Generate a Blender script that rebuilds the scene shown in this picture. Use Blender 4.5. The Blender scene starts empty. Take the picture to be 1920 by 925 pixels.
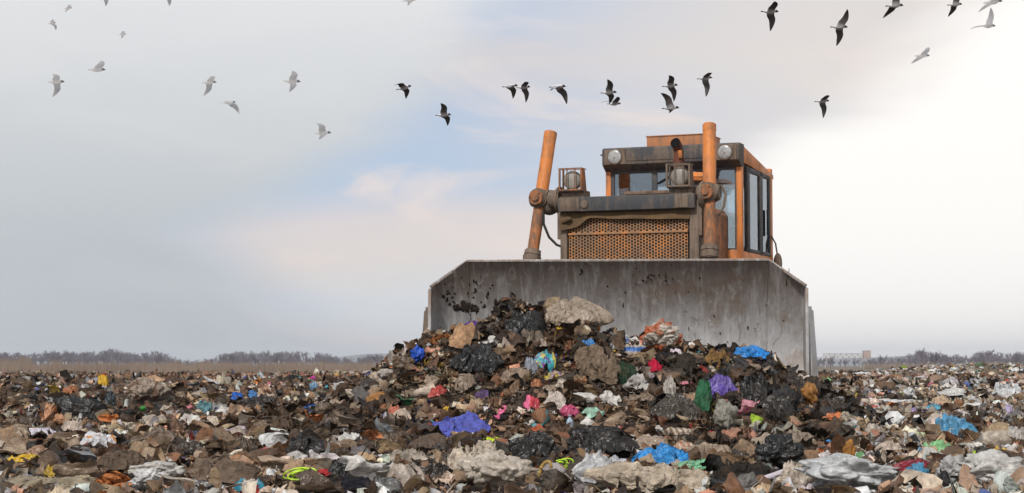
import bpy, bmesh, math, random
import numpy as np
from mathutils import Vector, Matrix, Euler

random.seed(7)
RNG = np.random.default_rng(7)
scene = bpy.context.scene
COL = scene.collection
R = math.radians
FPX = 3500.0            # focal length in photo pixels (1920 wide)
CAM_H = 0.75
PHI = math.atan(222.5 / FPX)

# ------------------------------------------------------------------ helpers
def tag(o, label=None, cat=None, group=None, kind=None):
    if label: o['label'] = label
    if cat: o['category'] = cat
    if group: o['group'] = group
    if kind: o['kind'] = kind
    return o

def empty(name, loc=(0, 0, 0), rz=0.0):
    o = bpy.data.objects.new(name, None)
    o.empty_display_size = 0.3
    o.location = loc
    o.rotation_euler = (0, 0, rz)
    COL.objects.link(o)
    return o

def link_mesh(name, me, mat, parent=None):
    if mat is not None and not me.materials:
        me.materials.append(mat)
    o = bpy.data.objects.new(name, me)
    COL.objects.link(o)
    if parent is not None:
        o.parent = parent
    return o

def np_mesh(name, V, Fq=None, Ft=None, col=None, smooth=True):
    """numpy arrays -> mesh.  Fq: n x 4, Ft: n x 3, col: per-vertex rgb"""
    me = bpy.data.meshes.new(name)
    V = np.asarray(V, dtype=np.float32)
    loops = []; starts = []; tot = 0
    if Fq is not None and len(Fq):
        Fq = np.asarray(Fq, dtype=np.int32)
        loops.append(Fq.ravel()); starts.append(np.arange(len(Fq), dtype=np.int32) * 4); tot = len(Fq) * 4
    if Ft is not None and len(Ft):
        Ft = np.asarray(Ft, dtype=np.int32)
        loops.append(Ft.ravel()); starts.append(np.arange(len(Ft), dtype=np.int32) * 3 + tot)
    L = np.concatenate(loops); S = np.concatenate(starts)
    me.vertices.add(len(V)); me.vertices.foreach_set('co', V.ravel())
    me.loops.add(len(L)); me.loops.foreach_set('vertex_index', L)
    me.polygons.add(len(S)); me.polygons.foreach_set('loop_start', S)
    me.polygons.foreach_set('use_smooth', np.full(len(S), smooth, dtype=bool))
    if col is not None:
        a = me.color_attributes.new('Col', 'FLOAT_COLOR', 'POINT')
        c = np.ones((len(V), 4), dtype=np.float32); c[:, :3] = col
        a.data.foreach_set('color', c.ravel())
    me.update(calc_edges=True)
    return me

# ---- numpy gradient noise
_perm = RNG.permutation(256).astype(np.int64)
_perm = np.concatenate([_perm, _perm, _perm])
_g = RNG.normal(size=(256, 3)); _g /= np.linalg.norm(_g, axis=1)[:, None]
def perlin(P):
    P = np.asarray(P, dtype=np.float64)
    i = np.floor(P).astype(np.int64); f = P - i
    u = f * f * f * (f * (f * 6 - 15) + 10)
    i &= 255
    out = 0.0
    for dx in (0, 1):
        wx = u[:, 0] if dx else 1 - u[:, 0]
        for dy in (0, 1):
            wy = u[:, 1] if dy else 1 - u[:, 1]
            for dz in (0, 1):
                wz = u[:, 2] if dz else 1 - u[:, 2]
                h = _perm[_perm[_perm[(i[:, 0] + dx) & 255] + ((i[:, 1] + dy) & 255)] + ((i[:, 2] + dz) & 255)]
                g = _g[h]
                out = out + wx * wy * wz * (g[:, 0] * (f[:, 0] - dx) + g[:, 1] * (f[:, 1] - dy) + g[:, 2] * (f[:, 2] - dz))
    return out * 1.5
def n2(x, y, s, off=0.0):
    return perlin(np.stack([x / s + off, y / s - off * .7, np.full_like(x, off * 1.3 + .37)], 1))
def sstep(a, b, x):
    t = np.clip((x - a) / (b - a), 0, 1)
    return t * t * (3 - 2 * t)

# ------------------------------------------------------------------ materials
def newmat(name):
    m = bpy.data.materials.new(name); m.use_nodes = True
    nt = m.node_tree
    for n in list(nt.nodes): nt.nodes.remove(n)
    out = nt.nodes.new('ShaderNodeOutputMaterial')
    return m, nt, out
def N(nt, t, **k):
    n = nt.nodes.new(t)
    for a, v in k.items(): setattr(n, a, v)
    return n
def noise(nt, vec, scale, detail=4, rough=.6, dist=0.0):
    n = N(nt, 'ShaderNodeTexNoise')
    n.inputs['Scale'].default_value = scale; n.inputs['Detail'].default_value = detail
    n.inputs['Roughness'].default_value = rough; n.inputs['Distortion'].default_value = dist
    nt.links.new(vec, n.inputs['Vector'])
    return n.outputs['Fac']
def ramp(nt, fac, stops):
    n = N(nt, 'ShaderNodeValToRGB')
    e = n.color_ramp.elements
    while len(e) < len(stops): e.new(.5)
    for el, (p, c) in zip(e, stops):
        el.position = p
        el.color = (c, c, c, 1) if not hasattr(c, '__len__') else (*c, 1)
    nt.links.new(fac, n.inputs['Fac'])
    return n.outputs['Color']
def mixc(nt, fac, a, b, blend='MIX'):
    n = N(nt, 'ShaderNodeMix', data_type='RGBA', blend_type=blend)
    if isinstance(fac, (int, float)): n.inputs[0].default_value = fac
    else: nt.links.new(fac, n.inputs[0])
    for s, v in ((n.inputs[6], a), (n.inputs[7], b)):
        if hasattr(v, '__len__'): s.default_value = (*v, 1)
        else: nt.links.new(v, s)
    return n.outputs[2]
def math_(nt, op, a, b=None, c=None, clamp=False):
    n = N(nt, 'ShaderNodeMath', operation=op, use_clamp=clamp)
    for s, v in zip(n.inputs, (a, b, c)):
        if v is None: continue
        if isinstance(v, (int, float)): s.default_value = v
        else: nt.links.new(v, s)
    return n.outputs[0]
def smooth(nt, v, a, b):
    n = N(nt, 'ShaderNodeMapRange', interpolation_type='SMOOTHSTEP')
    nt.links.new(v, n.inputs[0])
    n.inputs[1].default_value = a; n.inputs[2].default_value = b
    return n.outputs[0]
def bump(nt, h, strength, dist=.01):
    n = N(nt, 'ShaderNodeBump')
    n.inputs['Strength'].default_value = strength; n.inputs['Distance'].default_value = dist
    nt.links.new(h, n.inputs['Height'])
    return n.outputs['Normal']
def stretch(nt, vec, s):
    n = N(nt, 'ShaderNodeVectorMath', operation='MULTIPLY')
    nt.links.new(vec, n.inputs[0]); n.inputs[1].default_value = s
    return n.outputs[0]

def litter_mat(name, rough, spec, transl, dirt=.55, wr=.6):
    m, nt, out = newmat(name)
    at = N(nt, 'ShaderNodeAttribute', attribute_name='Col').outputs['Color']
    pos = N(nt, 'ShaderNodeNewGeometry').outputs['Position']
    d1 = noise(nt, pos, 5.5, 5, .65)
    d2 = noise(nt, pos, 38, 4, .7)
    f = math_(nt, 'ADD', math_(nt, 'MULTIPLY', d1, .65), math_(nt, 'MULTIPLY', d2, .35))
    f = math_(nt, 'MULTIPLY', smooth(nt, f, .44, .64), dirt)
    mud = mixc(nt, d2, (.022, .015, .010), (.10, .066, .042))
    c = mixc(nt, f, at, mud)
    c = mixc(nt, 1.0, c, ramp(nt, noise(nt, pos, 19, 4, .7), [(.3, .55), (.7, 1.35)]), 'MULTIPLY')
    p = N(nt, 'ShaderNodeBsdfPrincipled')
    nt.links.new(c, p.inputs['Base Color'])
    p.inputs['Roughness'].default_value = rough
    p.inputs['Specular IOR Level'].default_value = spec
    if wr:
        wn = N(nt, 'ShaderNodeTexNoise'); wn.inputs['Scale'].default_value = 9; wn.inputs['Detail'].default_value = 2
        nt.links.new(pos, wn.inputs['Vector'])
        wv = N(nt, 'ShaderNodeVectorMath', operation='SCALE'); nt.links.new(wn.outputs['Color'], wv.inputs[0]); wv.inputs['Scale'].default_value = .09
        wa = N(nt, 'ShaderNodeVectorMath', operation='ADD'); nt.links.new(pos, wa.inputs[0]); nt.links.new(wv.outputs[0], wa.inputs[1])
        def vor(sc, vec):
            v = N(nt, 'ShaderNodeTexVoronoi'); v.inputs['Scale'].default_value = sc; nt.links.new(vec, v.inputs['Vector'])
            return v.outputs['Distance']
        def ridge(v, sc):
            return math_(nt, 'ABSOLUTE', math_(nt, 'SUBTRACT', noise(nt, v, sc, 2, .5, .3), .5))
        h = math_(nt, 'ADD', math_(nt, 'MULTIPLY', ridge(stretch(nt, wa.outputs[0], (1, 1, .4)), 13), 1.6), math_(nt, 'MULTIPLY', vor(13, wa.outputs[0]), .22))
        h = math_(nt, 'ADD', h, math_(nt, 'MULTIPLY', ridge(stretch(nt, wa.outputs[0], (.45, 1, 1)), 27), .6))
        nt.links.new(bump(nt, h, wr, .05), p.inputs['Normal'])
    sh = p.outputs[0]
    if transl:
        t = N(nt, 'ShaderNodeBsdfTranslucent'); nt.links.new(c, t.inputs['Color'])
        mx = N(nt, 'ShaderNodeMixShader'); mx.inputs[0].default_value = transl
        nt.links.new(sh, mx.inputs[1]); nt.links.new(t.outputs[0], mx.inputs[2]); sh = mx.outputs[0]
    nt.links.new(sh, out.inputs[0])
    return m

def paint_mat(name, base, dirtc, dirt=.5, rough=.5, scale=3.0, streak=True, lo=.42, hi=.62, spec=.35, base2=None):
    """weathered paint / metal with streaky dirt patches"""
    m, nt, out = newmat(name)
    pos = N(nt, 'ShaderNodeTexCoord').outputs['Object']
    a = noise(nt, pos, scale, 6, .68)
    b = noise(nt, stretch(nt, pos, (1, 1, .12)) if streak else pos, scale * 7, 4, .6)
    g = noise(nt, pos, scale * 16, 3, .7)
    f = math_(nt, 'ADD', math_(nt, 'MULTIPLY', a, .55), math_(nt, 'MULTIPLY', b, .45))
    f = math_(nt, 'MULTIPLY', smooth(nt, f, lo, hi), dirt)
    bb = base if base2 is None else mixc(nt, smooth(nt, noise(nt, pos, scale * .8, 3), .4, .65), base, base2)
    c = mixc(nt, f, bb, mixc(nt, g, tuple(x * .55 for x in dirtc), tuple(min(1, x * 1.5) for x in dirtc)))
    c = mixc(nt, smooth(nt, g, .66, .74), c, tuple(x * .5 for x in dirtc))
    p = N(nt, 'ShaderNodeBsdfPrincipled')
    nt.links.new(c, p.inputs['Base Color'])
    p.inputs['Specular IOR Level'].default_value = spec
    nt.links.new(ramp(nt, a, [(.3, rough - .1), (.7, min(1, rough + .25))]), p.inputs['Roughness'])
    nt.links.new(bump(nt, g, .25, .004), p.inputs['Normal'])
    nt.links.new(p.outputs[0], out.inputs[0])
    return m

def plain_mat(name, c, rough=.6, spec=.4, metallic=0.0):
    m, nt, out = newmat(name)
    p = N(nt, 'ShaderNodeBsdfPrincipled')
    pos = N(nt, 'ShaderNodeTexCoord').outputs['Object']
    cc = mixc(nt, noise(nt, pos, 9, 4), tuple(x * .75 for x in c), tuple(min(1, x * 1.2) for x in c))
    nt.links.new(cc, p.inputs['Base Color'])
    p.inputs['Roughness'].default_value = rough; p.inputs['Specular IOR Level'].default_value = spec
    p.inputs['Metallic'].default_value = metallic
    nt.links.new(p.outputs[0], out.inputs[0])
    return m

def glass_mat(name, tint=(.86, .91, .93), refl=.36):
    m, nt, out = newmat(name)
    t = N(nt, 'ShaderNodeBsdfTransparent'); t.inputs[0].default_value = (*tint, 1)
    g = N(nt, 'ShaderNodeBsdfGlossy'); g.inputs['Roughness'].default_value = .03
    g.inputs[0].default_value = (.8, .87, .95, 1)
    fr = N(nt, 'ShaderNodeFresnel'); fr.inputs[0].default_value = 1.5
    f = math_(nt, 'ADD', math_(nt, 'MULTIPLY', fr.outputs[0], .9), refl * .5)
    mx = N(nt, 'ShaderNodeMixShader'); nt.links.new(f, mx.inputs[0])
    nt.links.new(t.outputs[0], mx.inputs[1]); nt.links.new(g.outputs[0], mx.inputs[2])
    nt.links.new(mx.outputs[0], out.inputs[0])
    return m

M = {}
M['film'] = litter_mat('plastic film', .36, .5, .25, .34, .5)
M['cloth'] = litter_mat('dirty cloth', .85, .2, .0, .5, .8)
M['clean'] = litter_mat('bright plastic', .36, .5, .2, .48, .45)
M['litter'] = litter_mat('mixed litter', .55, .35, .10, .55, .5)
M['orange'] = paint_mat('orange paint', (.66, .215, .045), (.19, .115, .07), .7, .5, 3.6, lo=.45, hi=.63, base2=(.58, .20, .06))
M['orange_worn'] = paint_mat('worn orange paint', (.50, .17, .05), (.13, .088, .062), .9, .65, 4.0, lo=.36, hi=.58)
M['orange_rust'] = paint_mat('rusty orange grille', (.58, .225, .06), (.22, .15, .10), .9, .8, 4.2, False, lo=.36, hi=.56)
M['roofpaint'] = paint_mat('faded orange roof box', (.42, .17, .07), (.20, .12, .08), .7, .6, 3.0)
M['grime'] = paint_mat('grimy brown metal', (.20, .148, .112), (.075, .055, .043), .75, .75, 4.0, spec=.25)
M['darksteel'] = paint_mat('dark weathered steel', (.055, .056, .062), (.17, .125, .092), .75, .6, 2.4, lo=.45, hi=.62)
M['black'] = plain_mat('black rubber', (.016, .016, .017), .7)
M['soot'] = plain_mat('sooty pipe inside', (.008, .008, .009), .9, .1)
M['rust'] = paint_mat('rusty exhaust', (.16, .055, .03), (.05, .03, .025), .8, .7, 6.0)
M['interior'] = plain_mat('cab lining', (.40, .45, .50), .8)
M['glass'] = glass_mat('window glass')
M['lens'] = paint_mat('lamp lens', (.40, .40, .40), (.17, .16, .15), .8, .18, 5.0, False, spec=.8)
M['lensdirty'] = paint_mat('dusty lamp lens', (.36, .33, .29), (.20, .17, .14), .6, .4, 8.0, spec=.4)
M['chrome'] = plain_mat('bright rod', (.7, .7, .7), .2, .5, 1.0)
M['reflector'] = plain_mat('reflector', (.75, .75, .74), .25, .5, .8)

# ------------------------------------------------------------------ camera
cam_d = bpy.data.cameras.new('camera'); cam = bpy.data.objects.new('camera', cam_d); COL.objects.link(cam)
cam.location = (0, 0, CAM_H); cam.rotation_euler = (math.pi / 2 + PHI, 0, 0)
cam_d.sensor_width = 36; cam_d.lens = 36 * FPX / 1920; cam_d.clip_start = .1; cam_d.clip_end = 20000
scene.camera = cam

def ray(px, py):
    x = (px - 960) / FPX; y = (462.5 - py) / FPX
    return np.array([x, math.cos(PHI) - y * math.sin(PHI), math.sin(PHI) + y * math.cos(PHI)])
def project(P):
    X = P[:, 0]; Y = P[:, 1]; Z = P[:, 2] - CAM_H
    d = Y * math.cos(PHI) + Z * math.sin(PHI); u = -Y * math.sin(PHI) + Z * math.cos(PHI)
    d = np.maximum(d, .05)
    return 960 + FPX * X / d, 462.5 - FPX * u / d, d

# frames of the machine (worked out from the photograph's vanishing lines)
OB = (1.232, 21.9); TB = R(4)       # blade centre and yaw
OT = (1.4548, 23.3); TT = R(22)     # radiator face centre and yaw of the tractor
def blade_uv(x, y):
    c, s = math.cos(TB), math.sin(TB)
    return (x - OB[0]) * c - (y - OB[1]) * s, -((x - OB[0]) * s + (y - OB[1]) * c)   # u along, w in front
def trac_xy(x, y):
    c, s = math.cos(TT), math.sin(TT)
    return (x - OT[0]) * c - (y - OT[1]) * s, (x - OT[0]) * s + (y - OT[1]) * c

# ------------------------------------------------------------------ terrain
CR_U = np.array([-4.2, -3.4, -2.8, -2.45, -2.2, -1.9, -1.58, -1.21, -.72, -.35, -.1, .14, .57, .88, 1.5, 1.8, 2.1, 2.4, 2.7, 3.1, 3.6])
CR_Z = np.array([0, .15, .44, .72, .92, 1.12, 1.20, 1.28, 1.31, 1.28, 1.12, 1.02, 1.04, .90, .82, .76, .60, .40, .20, .03, 0])
MOUNDS = [  # x/y slope, distance, height, radius x, radius y
    (-.195, 27, .15, 1.3, 2.2), (-.088, 30, .17, 1.5, 2.0), (-.23, 20, .07, 1.0, 1.5), (-.12, 19, -.06, 1.6, 2.5),
    (-.25, 31, .12, 2.0, 2.0), (.0, 13.5, -.05, 1.5, 1.0), (-.02, 11.0, .06, .9, .6), (.13, 12.2, .06, 1.2, .8), (.245, 12.0, .06, .8, .9),
    (.208, 122, .30, 2.5, 5), (.235, 124, .5, 3, 6), (.262, 124, .4, 3, 6), (.295, 120, .35, 4, 6),
    (.215, 44, .10, 2.5, 4), (.265, 40, .12, 1.4, 2), (.25, 26, .03, 1.5, 2)]
def terrain(x, y):
    x = np.asarray(x, dtype=np.float64); y = np.asarray(y, dtype=np.float64)
    a = x / np.maximum(y, 1.0)
    wl = 1 - sstep(-.075, -.02, a)
    z = wl * .20 * sstep(11, 31, y) * (1 - sstep(38, 75, y))
    amp = 1 - .45 * sstep(60, 200, y)
    far = 1 - sstep(150, 400, y)
    z = z + far * amp * (.10 * n2(x, y, 3.3, 1.1) + .075 * n2(x, y, 1.25, 4.2) + .055 * n2(x, y, .5, 9.1)
                         + .035 * (np.abs(n2(x, y, .22, 2.7)) - .2)) * (.7 + .5 * wl)
    for (sl, d, h, rx, ry) in MOUNDS:
        z = z + h * np.exp(-(((x - sl * d) / rx) ** 2 + ((y - d) / ry) ** 2))
    u, w = blade_uv(x, y)
    wob = .25 * n2(x, y, 1.3, 6.6)
    crest = np.interp(u, CR_U, CR_Z)
    reach = 3.6 + wob * 2.2 - .5 * np.abs(u) * .4
    t = np.clip((w - .55) / np.maximum(reach, .5), 0, 1)
    fall = np.where(w < .55, 1 - .12 * sstep(.55, 0, w), 1 - t * t * (3 - 2 * t) * .55 - t * .45)
    fall = np.clip(fall, 0, 1)
    back = sstep(-.9, -.25, w)
    inside = np.where(np.abs(u) < 2.25, np.where(w > -.25, 1.0, 0.0) * 1.0, back)
    z = z + crest * fall * inside * (1 + .16 * n2(x, y, .7, 3.3))
    lx, ly = trac_xy(x, y)
    under = sstep(1.9, 1.5, np.abs(lx)) * sstep(-1.0, -.5, ly) * sstep(5.6, 5.0, ly)
    return z * (1 - .8 * under)

def ground_hit(px, py, t0=4.0):
    r = ray(px, py)
    t = np.concatenate([np.arange(t0, 45, .03), np.arange(45, 400, .5)])
    P = np.array([0, 0, CAM_H])[None] + t[:, None] * r[None]
    below = P[:, 2] < terrain(P[:, 0], P[:, 1])
    k = int(np.argmax(below)) if below.any() else -1
    return P[k]

def terrain_mesh():
    ys = np.concatenate([np.geomspace(3, 45, 430), np.geomspace(45.5, 170, 150), np.geomspace(175, 5000, 24)])
    ax = np.concatenate([np.linspace(-.95, -.345, 22)[:-1], np.linspace(-.345, .345, 560), np.linspace(.345, .95, 22)[1:]])
    Y, A = np.meshgrid(ys, ax, indexing='ij')
    X = Y * A
    Z = terrain(X.ravel(), Y.ravel())
    V = np.stack([X.ravel(), Y.ravel(), Z], 1)
    ny, nx = Y.shape
    i = (np.arange(ny - 1)[:, None] * nx + np.arange(nx - 1)[None]).ravel()
    F = np.stack([i, i + 1, i + nx + 1, i + nx], 1)
    return np_mesh('dump_ground', V, F)

def ground_mat():
    m, nt, out = newmat('churned rubbish soil')
    pos = N(nt, 'ShaderNodeNewGeometry').outputs['Position']
    a = noise(nt, pos, 7, 6, .7); b = noise(nt, pos, 31, 5, .7); c = noise(nt, pos, .05, 3)
    col = mixc(nt, smooth(nt, a, .38, .62), (.020, .014, .010), (.075, .050, .033))
    col = mixc(nt, smooth(nt, b, .55, .66), col, (.24, .175, .125))
    sep = N(nt, 'ShaderNodeSeparateXYZ'); nt.links.new(pos, sep.inputs[0])
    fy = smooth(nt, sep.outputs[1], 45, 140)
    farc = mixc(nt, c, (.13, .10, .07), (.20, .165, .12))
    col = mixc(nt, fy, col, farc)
    p = N(nt, 'ShaderNodeBsdfPrincipled'); nt.links.new(col, p.inputs['Base Color'])
    p.inputs['Roughness'].default_value = .9; p.inputs['Specular IOR Level'].default_value = .2
    nt.links.new(bump(nt, math_(nt, 'ADD', a, b), .9, .05), p.inputs['Normal'])
    nt.links.new(p.outputs[0], out.inputs[0])
    return m
M['ground'] = ground_mat()
g = link_mesh('dump_ground', terrain_mesh(), M['ground']); tag(g, kind='structure')
V = np.array([(-6000, -6000, -1.2), (6000, -6000, -1.2), (6000, 6000, -1.2), (-6000, 6000, -1.2)])
g = link_mesh('ground', np_mesh('ground', V, [(0, 1, 2, 3)]), M['ground']); tag(g, kind='structure')

# ------------------------------------------------------------------ crumpled shapes
def grid_faces(n, m):
    i = (np.arange(n - 1)[:, None] * m + np.arange(m - 1)[None]).ravel()
    return np.stack([i, i + m, i + m + 1, i + 1], 1)
def crumpled_sheet(rng, n=9, m=9, folds=5, maxang=2.2, aspect=1.0, wr=.06, wf=3.0, ragged=.12):
    s, t = np.meshgrid(np.linspace(-.5, .5, n), np.linspace(-.5, .5, m) * aspect, indexing='ij')
    P = np.stack([s.ravel(), t.ravel(), np.zeros(n * m)], 1)
    o = rng.uniform(0, 50, 3)
    P[:, 0] += ragged * perlin(P * 2.5 + o); P[:, 1] += ragged * perlin(P * 2.5 + o + 17)
    for k in range(folds):
        p0 = P[rng.integers(len(P))] * .75
        an = rng.uniform(0, 2 * math.pi)
        ax = np.array([math.cos(an), math.sin(an), rng.normal() * .35]); ax /= np.linalg.norm(ax)
        mm = np.cross(ax, [0, 0, 1.0]); mm /= np.linalg.norm(mm)
        d = (P - p0) @ mm
        ang = rng.uniform(.5, maxang) * rng.choice([-1, 1])
        wid = rng.uniform(.05, .22)
        th = ang * np.clip(d / wid, 0, 1)
        q = P - p0
        c = np.cos(th)[:, None]; sn = np.sin(th)[:, None]
        P = p0 + q * c + np.cross(ax, q) * sn + ax * (q @ ax)[:, None] * (1 - c)
    for f, a in ((wf * .6, wr * 1.2), (wf * 1.3, wr), (wf * 2.7, wr * .6)):
        D = np.stack([np.abs(perlin(P * f + o + 3)) - .2, np.abs(perlin(P * f + o + 31)) - .2, np.abs(perlin(P * f + o + 61)) - .2], 1)
        P = P + D * a * 2
    P -= P.mean(0)
    return P, grid_faces(n, m), None
_ico = {}
def ico(sub):
    if sub not in _ico:
        bm = bmesh.new(); bmesh.ops.create_icosphere(bm, subdivisions=sub, radius=1)
        bm.verts.ensure_lookup_table()
        _ico[sub] = (np.array([v.co[:] for v in bm.verts]), np.array([[v.index for v in f.verts] for f in bm.faces]))
        bm.free()
    return _ico[sub]
def curled(rng, n=7, m=9, aspect=1.6):
    """a thin torn piece of film, rag or card, curled and bent, with a ragged tapering outline"""
    s, t = np.meshgrid(np.linspace(-.5, .5, n), np.linspace(-.5, .5, m), indexing='ij')
    s = s.ravel(); t = t.ravel(); o = rng.uniform(0, 50, 3)
    wid = (1 - rng.uniform(.3, 1.1) * np.abs(t + rng.uniform(-.2, .2))) .clip(.12)
    P = np.stack([s * wid, t * aspect, np.zeros(n * m)], 1)
    P[:, 0] += .22 * perlin(P * 1.5 + o); P[:, 0] += .10 * perlin(P * 4 + o + 7); P[:, 1] += .14 * perlin(P * 3 + o + 17)
    for k in range(3):
        an = rng.choice([0, math.pi / 2]) + rng.normal() * .6
        mm = np.array([math.cos(an), math.sin(an), 0.0]); ax = np.array([-mm[1], mm[0], rng.normal() * .25]); ax /= np.linalg.norm(ax)
        p0 = P[rng.integers(len(P))] * .6; q = P - p0
        th = rng.uniform(.4, 1.9) * rng.choice([-1, 1]) * np.clip((q @ mm) / rng.uniform(.15, .6), 0, 1)
        c = np.cos(th)[:, None]; sn = np.sin(th)[:, None]
        P = p0 + q * c + np.cross(ax, q) * sn + ax * (q @ ax)[:, None] * (1 - c)
    P = P + np.stack([perlin(P * 2.5 + o + 3), perlin(P * 2.5 + o + 31), perlin(P * 2.5 + o + 61)], 1) * .12
    P = P - P.mean(0)
    return P / (np.abs(P).max() * 1.5), grid_faces(n, m), None
def crumpled_bag(rng, sub=4, wr=.22, flat=.75, neck=False):
    S, F = ico(sub)
    o = rng.uniform(0, 60, 3)
    w = np.stack([perlin(S * 1.4 + o + 5), perlin(S * 1.4 + o + 25), perlin(S * 1.4 + o + 45)], 1) * .5
    Q = S + w
    r = 1 + .45 * perlin(Q * 1.1 + o) - wr * 1.5 * (.5 - np.abs(perlin(Q * 2.1 + o + 9))) \
        - wr * .45 * (.4 - np.abs(perlin(Q * 3.9 + o + 13))) - wr * .12 * (.4 - np.abs(perlin(Q * 9 + o + 15)))
    # long tension creases running across the skin
    ax = rng.normal(size=3); ax /= np.linalg.norm(ax)
    T = Q - .8 * (Q @ ax)[:, None] * ax
    r = r - wr * .9 * (.35 - np.abs(perlin(T * 3.6 + o + 77)))
    P = S * r[:, None]
    P[:, 2] *= flat
    if neck:
        up = np.clip(S[:, 2] - .55, 0, 1)
        P[:, :2] *= (1 - 1.6 * up)[:, None].clip(.18); P[:, 2] += up * 1.1
    return P, None, F
def draped(rng, n=48, m=34, wr=1.0, peak=1.0):
    """cloth or film heaped on the ground: warped grid with ridges and a lowered, ragged rim"""
    s, t = np.meshgrid(np.linspace(-1, 1, n), np.linspace(-1, 1, m), indexing='ij')
    P = np.stack([s.ravel(), t.ravel(), np.zeros(n * m)], 1)
    o = rng.uniform(0, 60, 3)
    r = np.sqrt(P[:, 0] ** 2 + P[:, 1] ** 2)
    w1 = np.stack([perlin(P * 1.3 + o), perlin(P * 1.3 + o + 20), np.zeros(len(P))], 1)
    Q = P + w1 * .6
    h = .55 + .5 * perlin(Q * 1.1 + o + 7) + wr * (.50 * (.5 - np.abs(perlin(Q * 1.7 + o + 3))) + .08 * (.4 - np.abs(perlin(Q * 3.7 + o + 11)))
                                                   + .05 * (.4 - np.abs(perlin(Q * 8.5 + o + 19))))
    an = rng.uniform(0, math.pi)
    T = Q.copy(); k = Q[:, 0] * math.cos(an) + Q[:, 1] * math.sin(an)
    T[:, 0] -= .85 * k * math.cos(an); T[:, 1] -= .85 * k * math.sin(an)
    h = h + wr * .72 * (.33 - np.abs(perlin(T * 3.4 + o + 41))) + wr * .2 * (.33 - np.abs(perlin(T * 7.5 + o + 43)))
    h = h * (1 - sstep(.55, 1.25, r + .25 * perlin(P * 2.2 + o + 70)) * .95) * peak
    rr = 1 + .35 * perlin(np.stack([P[:, 0] / (r + .2), P[:, 1] / (r + .2), r * .4], 1) * 1.6 + o)
    P[:, :2] = P[:, :2] * (rr * (1.15 - .22 * r))[:, None] + w1[:, :2] * .28
    P[:, 0] += .16 * perlin(P * 3.1 + o + 90) + .07 * perlin(P * 7 + o + 50)
    P[:, 1] += .16 * perlin(P * 3.1 + o + 95) + .07 * perlin(P * 7 + o + 55)
    P[:, 2] = h
    for k in range(3):                     # loose flaps and tongues folded over
        an = rng.uniform(0, 2 * math.pi); mm = np.array([math.cos(an), math.sin(an), 0.0]); ax = np.array([-mm[1], mm[0], rng.normal() * .3]); ax /= np.linalg.norm(ax)
        p0 = mm * rng.uniform(.35, .75); q = P - p0
        th = rng.uniform(-.5, 1.5) * np.clip((q @ mm) / .2, 0, 1)
        c = np.cos(th)[:, None]; sn = np.sin(th)[:, None]
        P = p0 + q * c + np.cross(ax, q) * sn + ax * (q @ ax)[:, None] * (1 - c)
    P = P + np.stack([perlin(P * 4 + o + 5), perlin(P * 4 + o + 35), .6 * perlin(P * 4 + o + 65)], 1) * .07 * wr
    return P, grid_faces(n, m), None

# palette of the dirty litter (linear rgb)
PAL = dict(mud=(.031, .020, .0125), brown=(.096, .056, .031), mid=(.205, .126, .072), tan=(.37, .25, .158), beige=(.52, .43, .34),
           white=(.66, .64, .61), black=(.014, .014, .015), grey=(.20, .20, .20), blue=(.035, .13, .50), orange=(.62, .20, .05),
           yellow=(.72, .48, .03), red=(.50, .035, .03), green=(.05, .26, .09), purple=(.15, .08, .36), cyan=(.05, .40, .52),
           pink=(.72, .22, .30), neon=(.55, .85, .03), salmon=(.62, .30, .19), rust=(.21, .095, .045))
def palette_pick(n, rng, pale):
    names = ['mud', 'brown', 'mid', 'tan', 'beige', 'white', 'black', 'grey', 'rust', 'salmon', 'blue', 'orange', 'yellow', 'red', 'green', 'purple', 'cyan', 'pink', 'neon']
    w0 = np.array([17, 23, 22, 15, 7, 3.2, 5.5, 1.6, 5, 2.4, .5, .7, .4, .4, .3, .22, .22, .28, .07])
    w1 = np.array([5, 8, 11, 18, 22, 22, 2.5, 6, .8, 1.6, .7, .5, .5, .35, .5, .3, .5, .45, .07])
    c0 = np.cumsum(w0 / w0.sum()); c1 = np.cumsum(w1 / w1.sum())
    u = rng.random(n); sel = rng.random(n) < pale
    k = np.where(sel, np.searchsorted(c1, u), np.searchsorted(c0, u)).clip(0, len(names) - 1)
    tab = np.array([PAL[a] for a in names])
    tab[10:] = tab[10:] * .72 + np.array(PAL['mid']) * .28
    c = tab[k] * rng.uniform(.7, 1.35, (n, 1)) * rng.uniform(.93, 1.07, (n, 3))
    return c.clip(.004, .85)

def near_hero(px, py, dist, shrink=1.0):
    """True for pieces that would lie right in front of a hero item"""
    hit = np.zeros(len(px), dtype=bool)
    for (hx, hy, w, h, d) in HERO_BOX:
        hit |= (((px - hx) / (w * .5 * shrink + 3)) ** 2 + ((py - hy) / (h * .5 * shrink + 3)) ** 2 < 1) & (dist < d + .45)
    return hit

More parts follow.
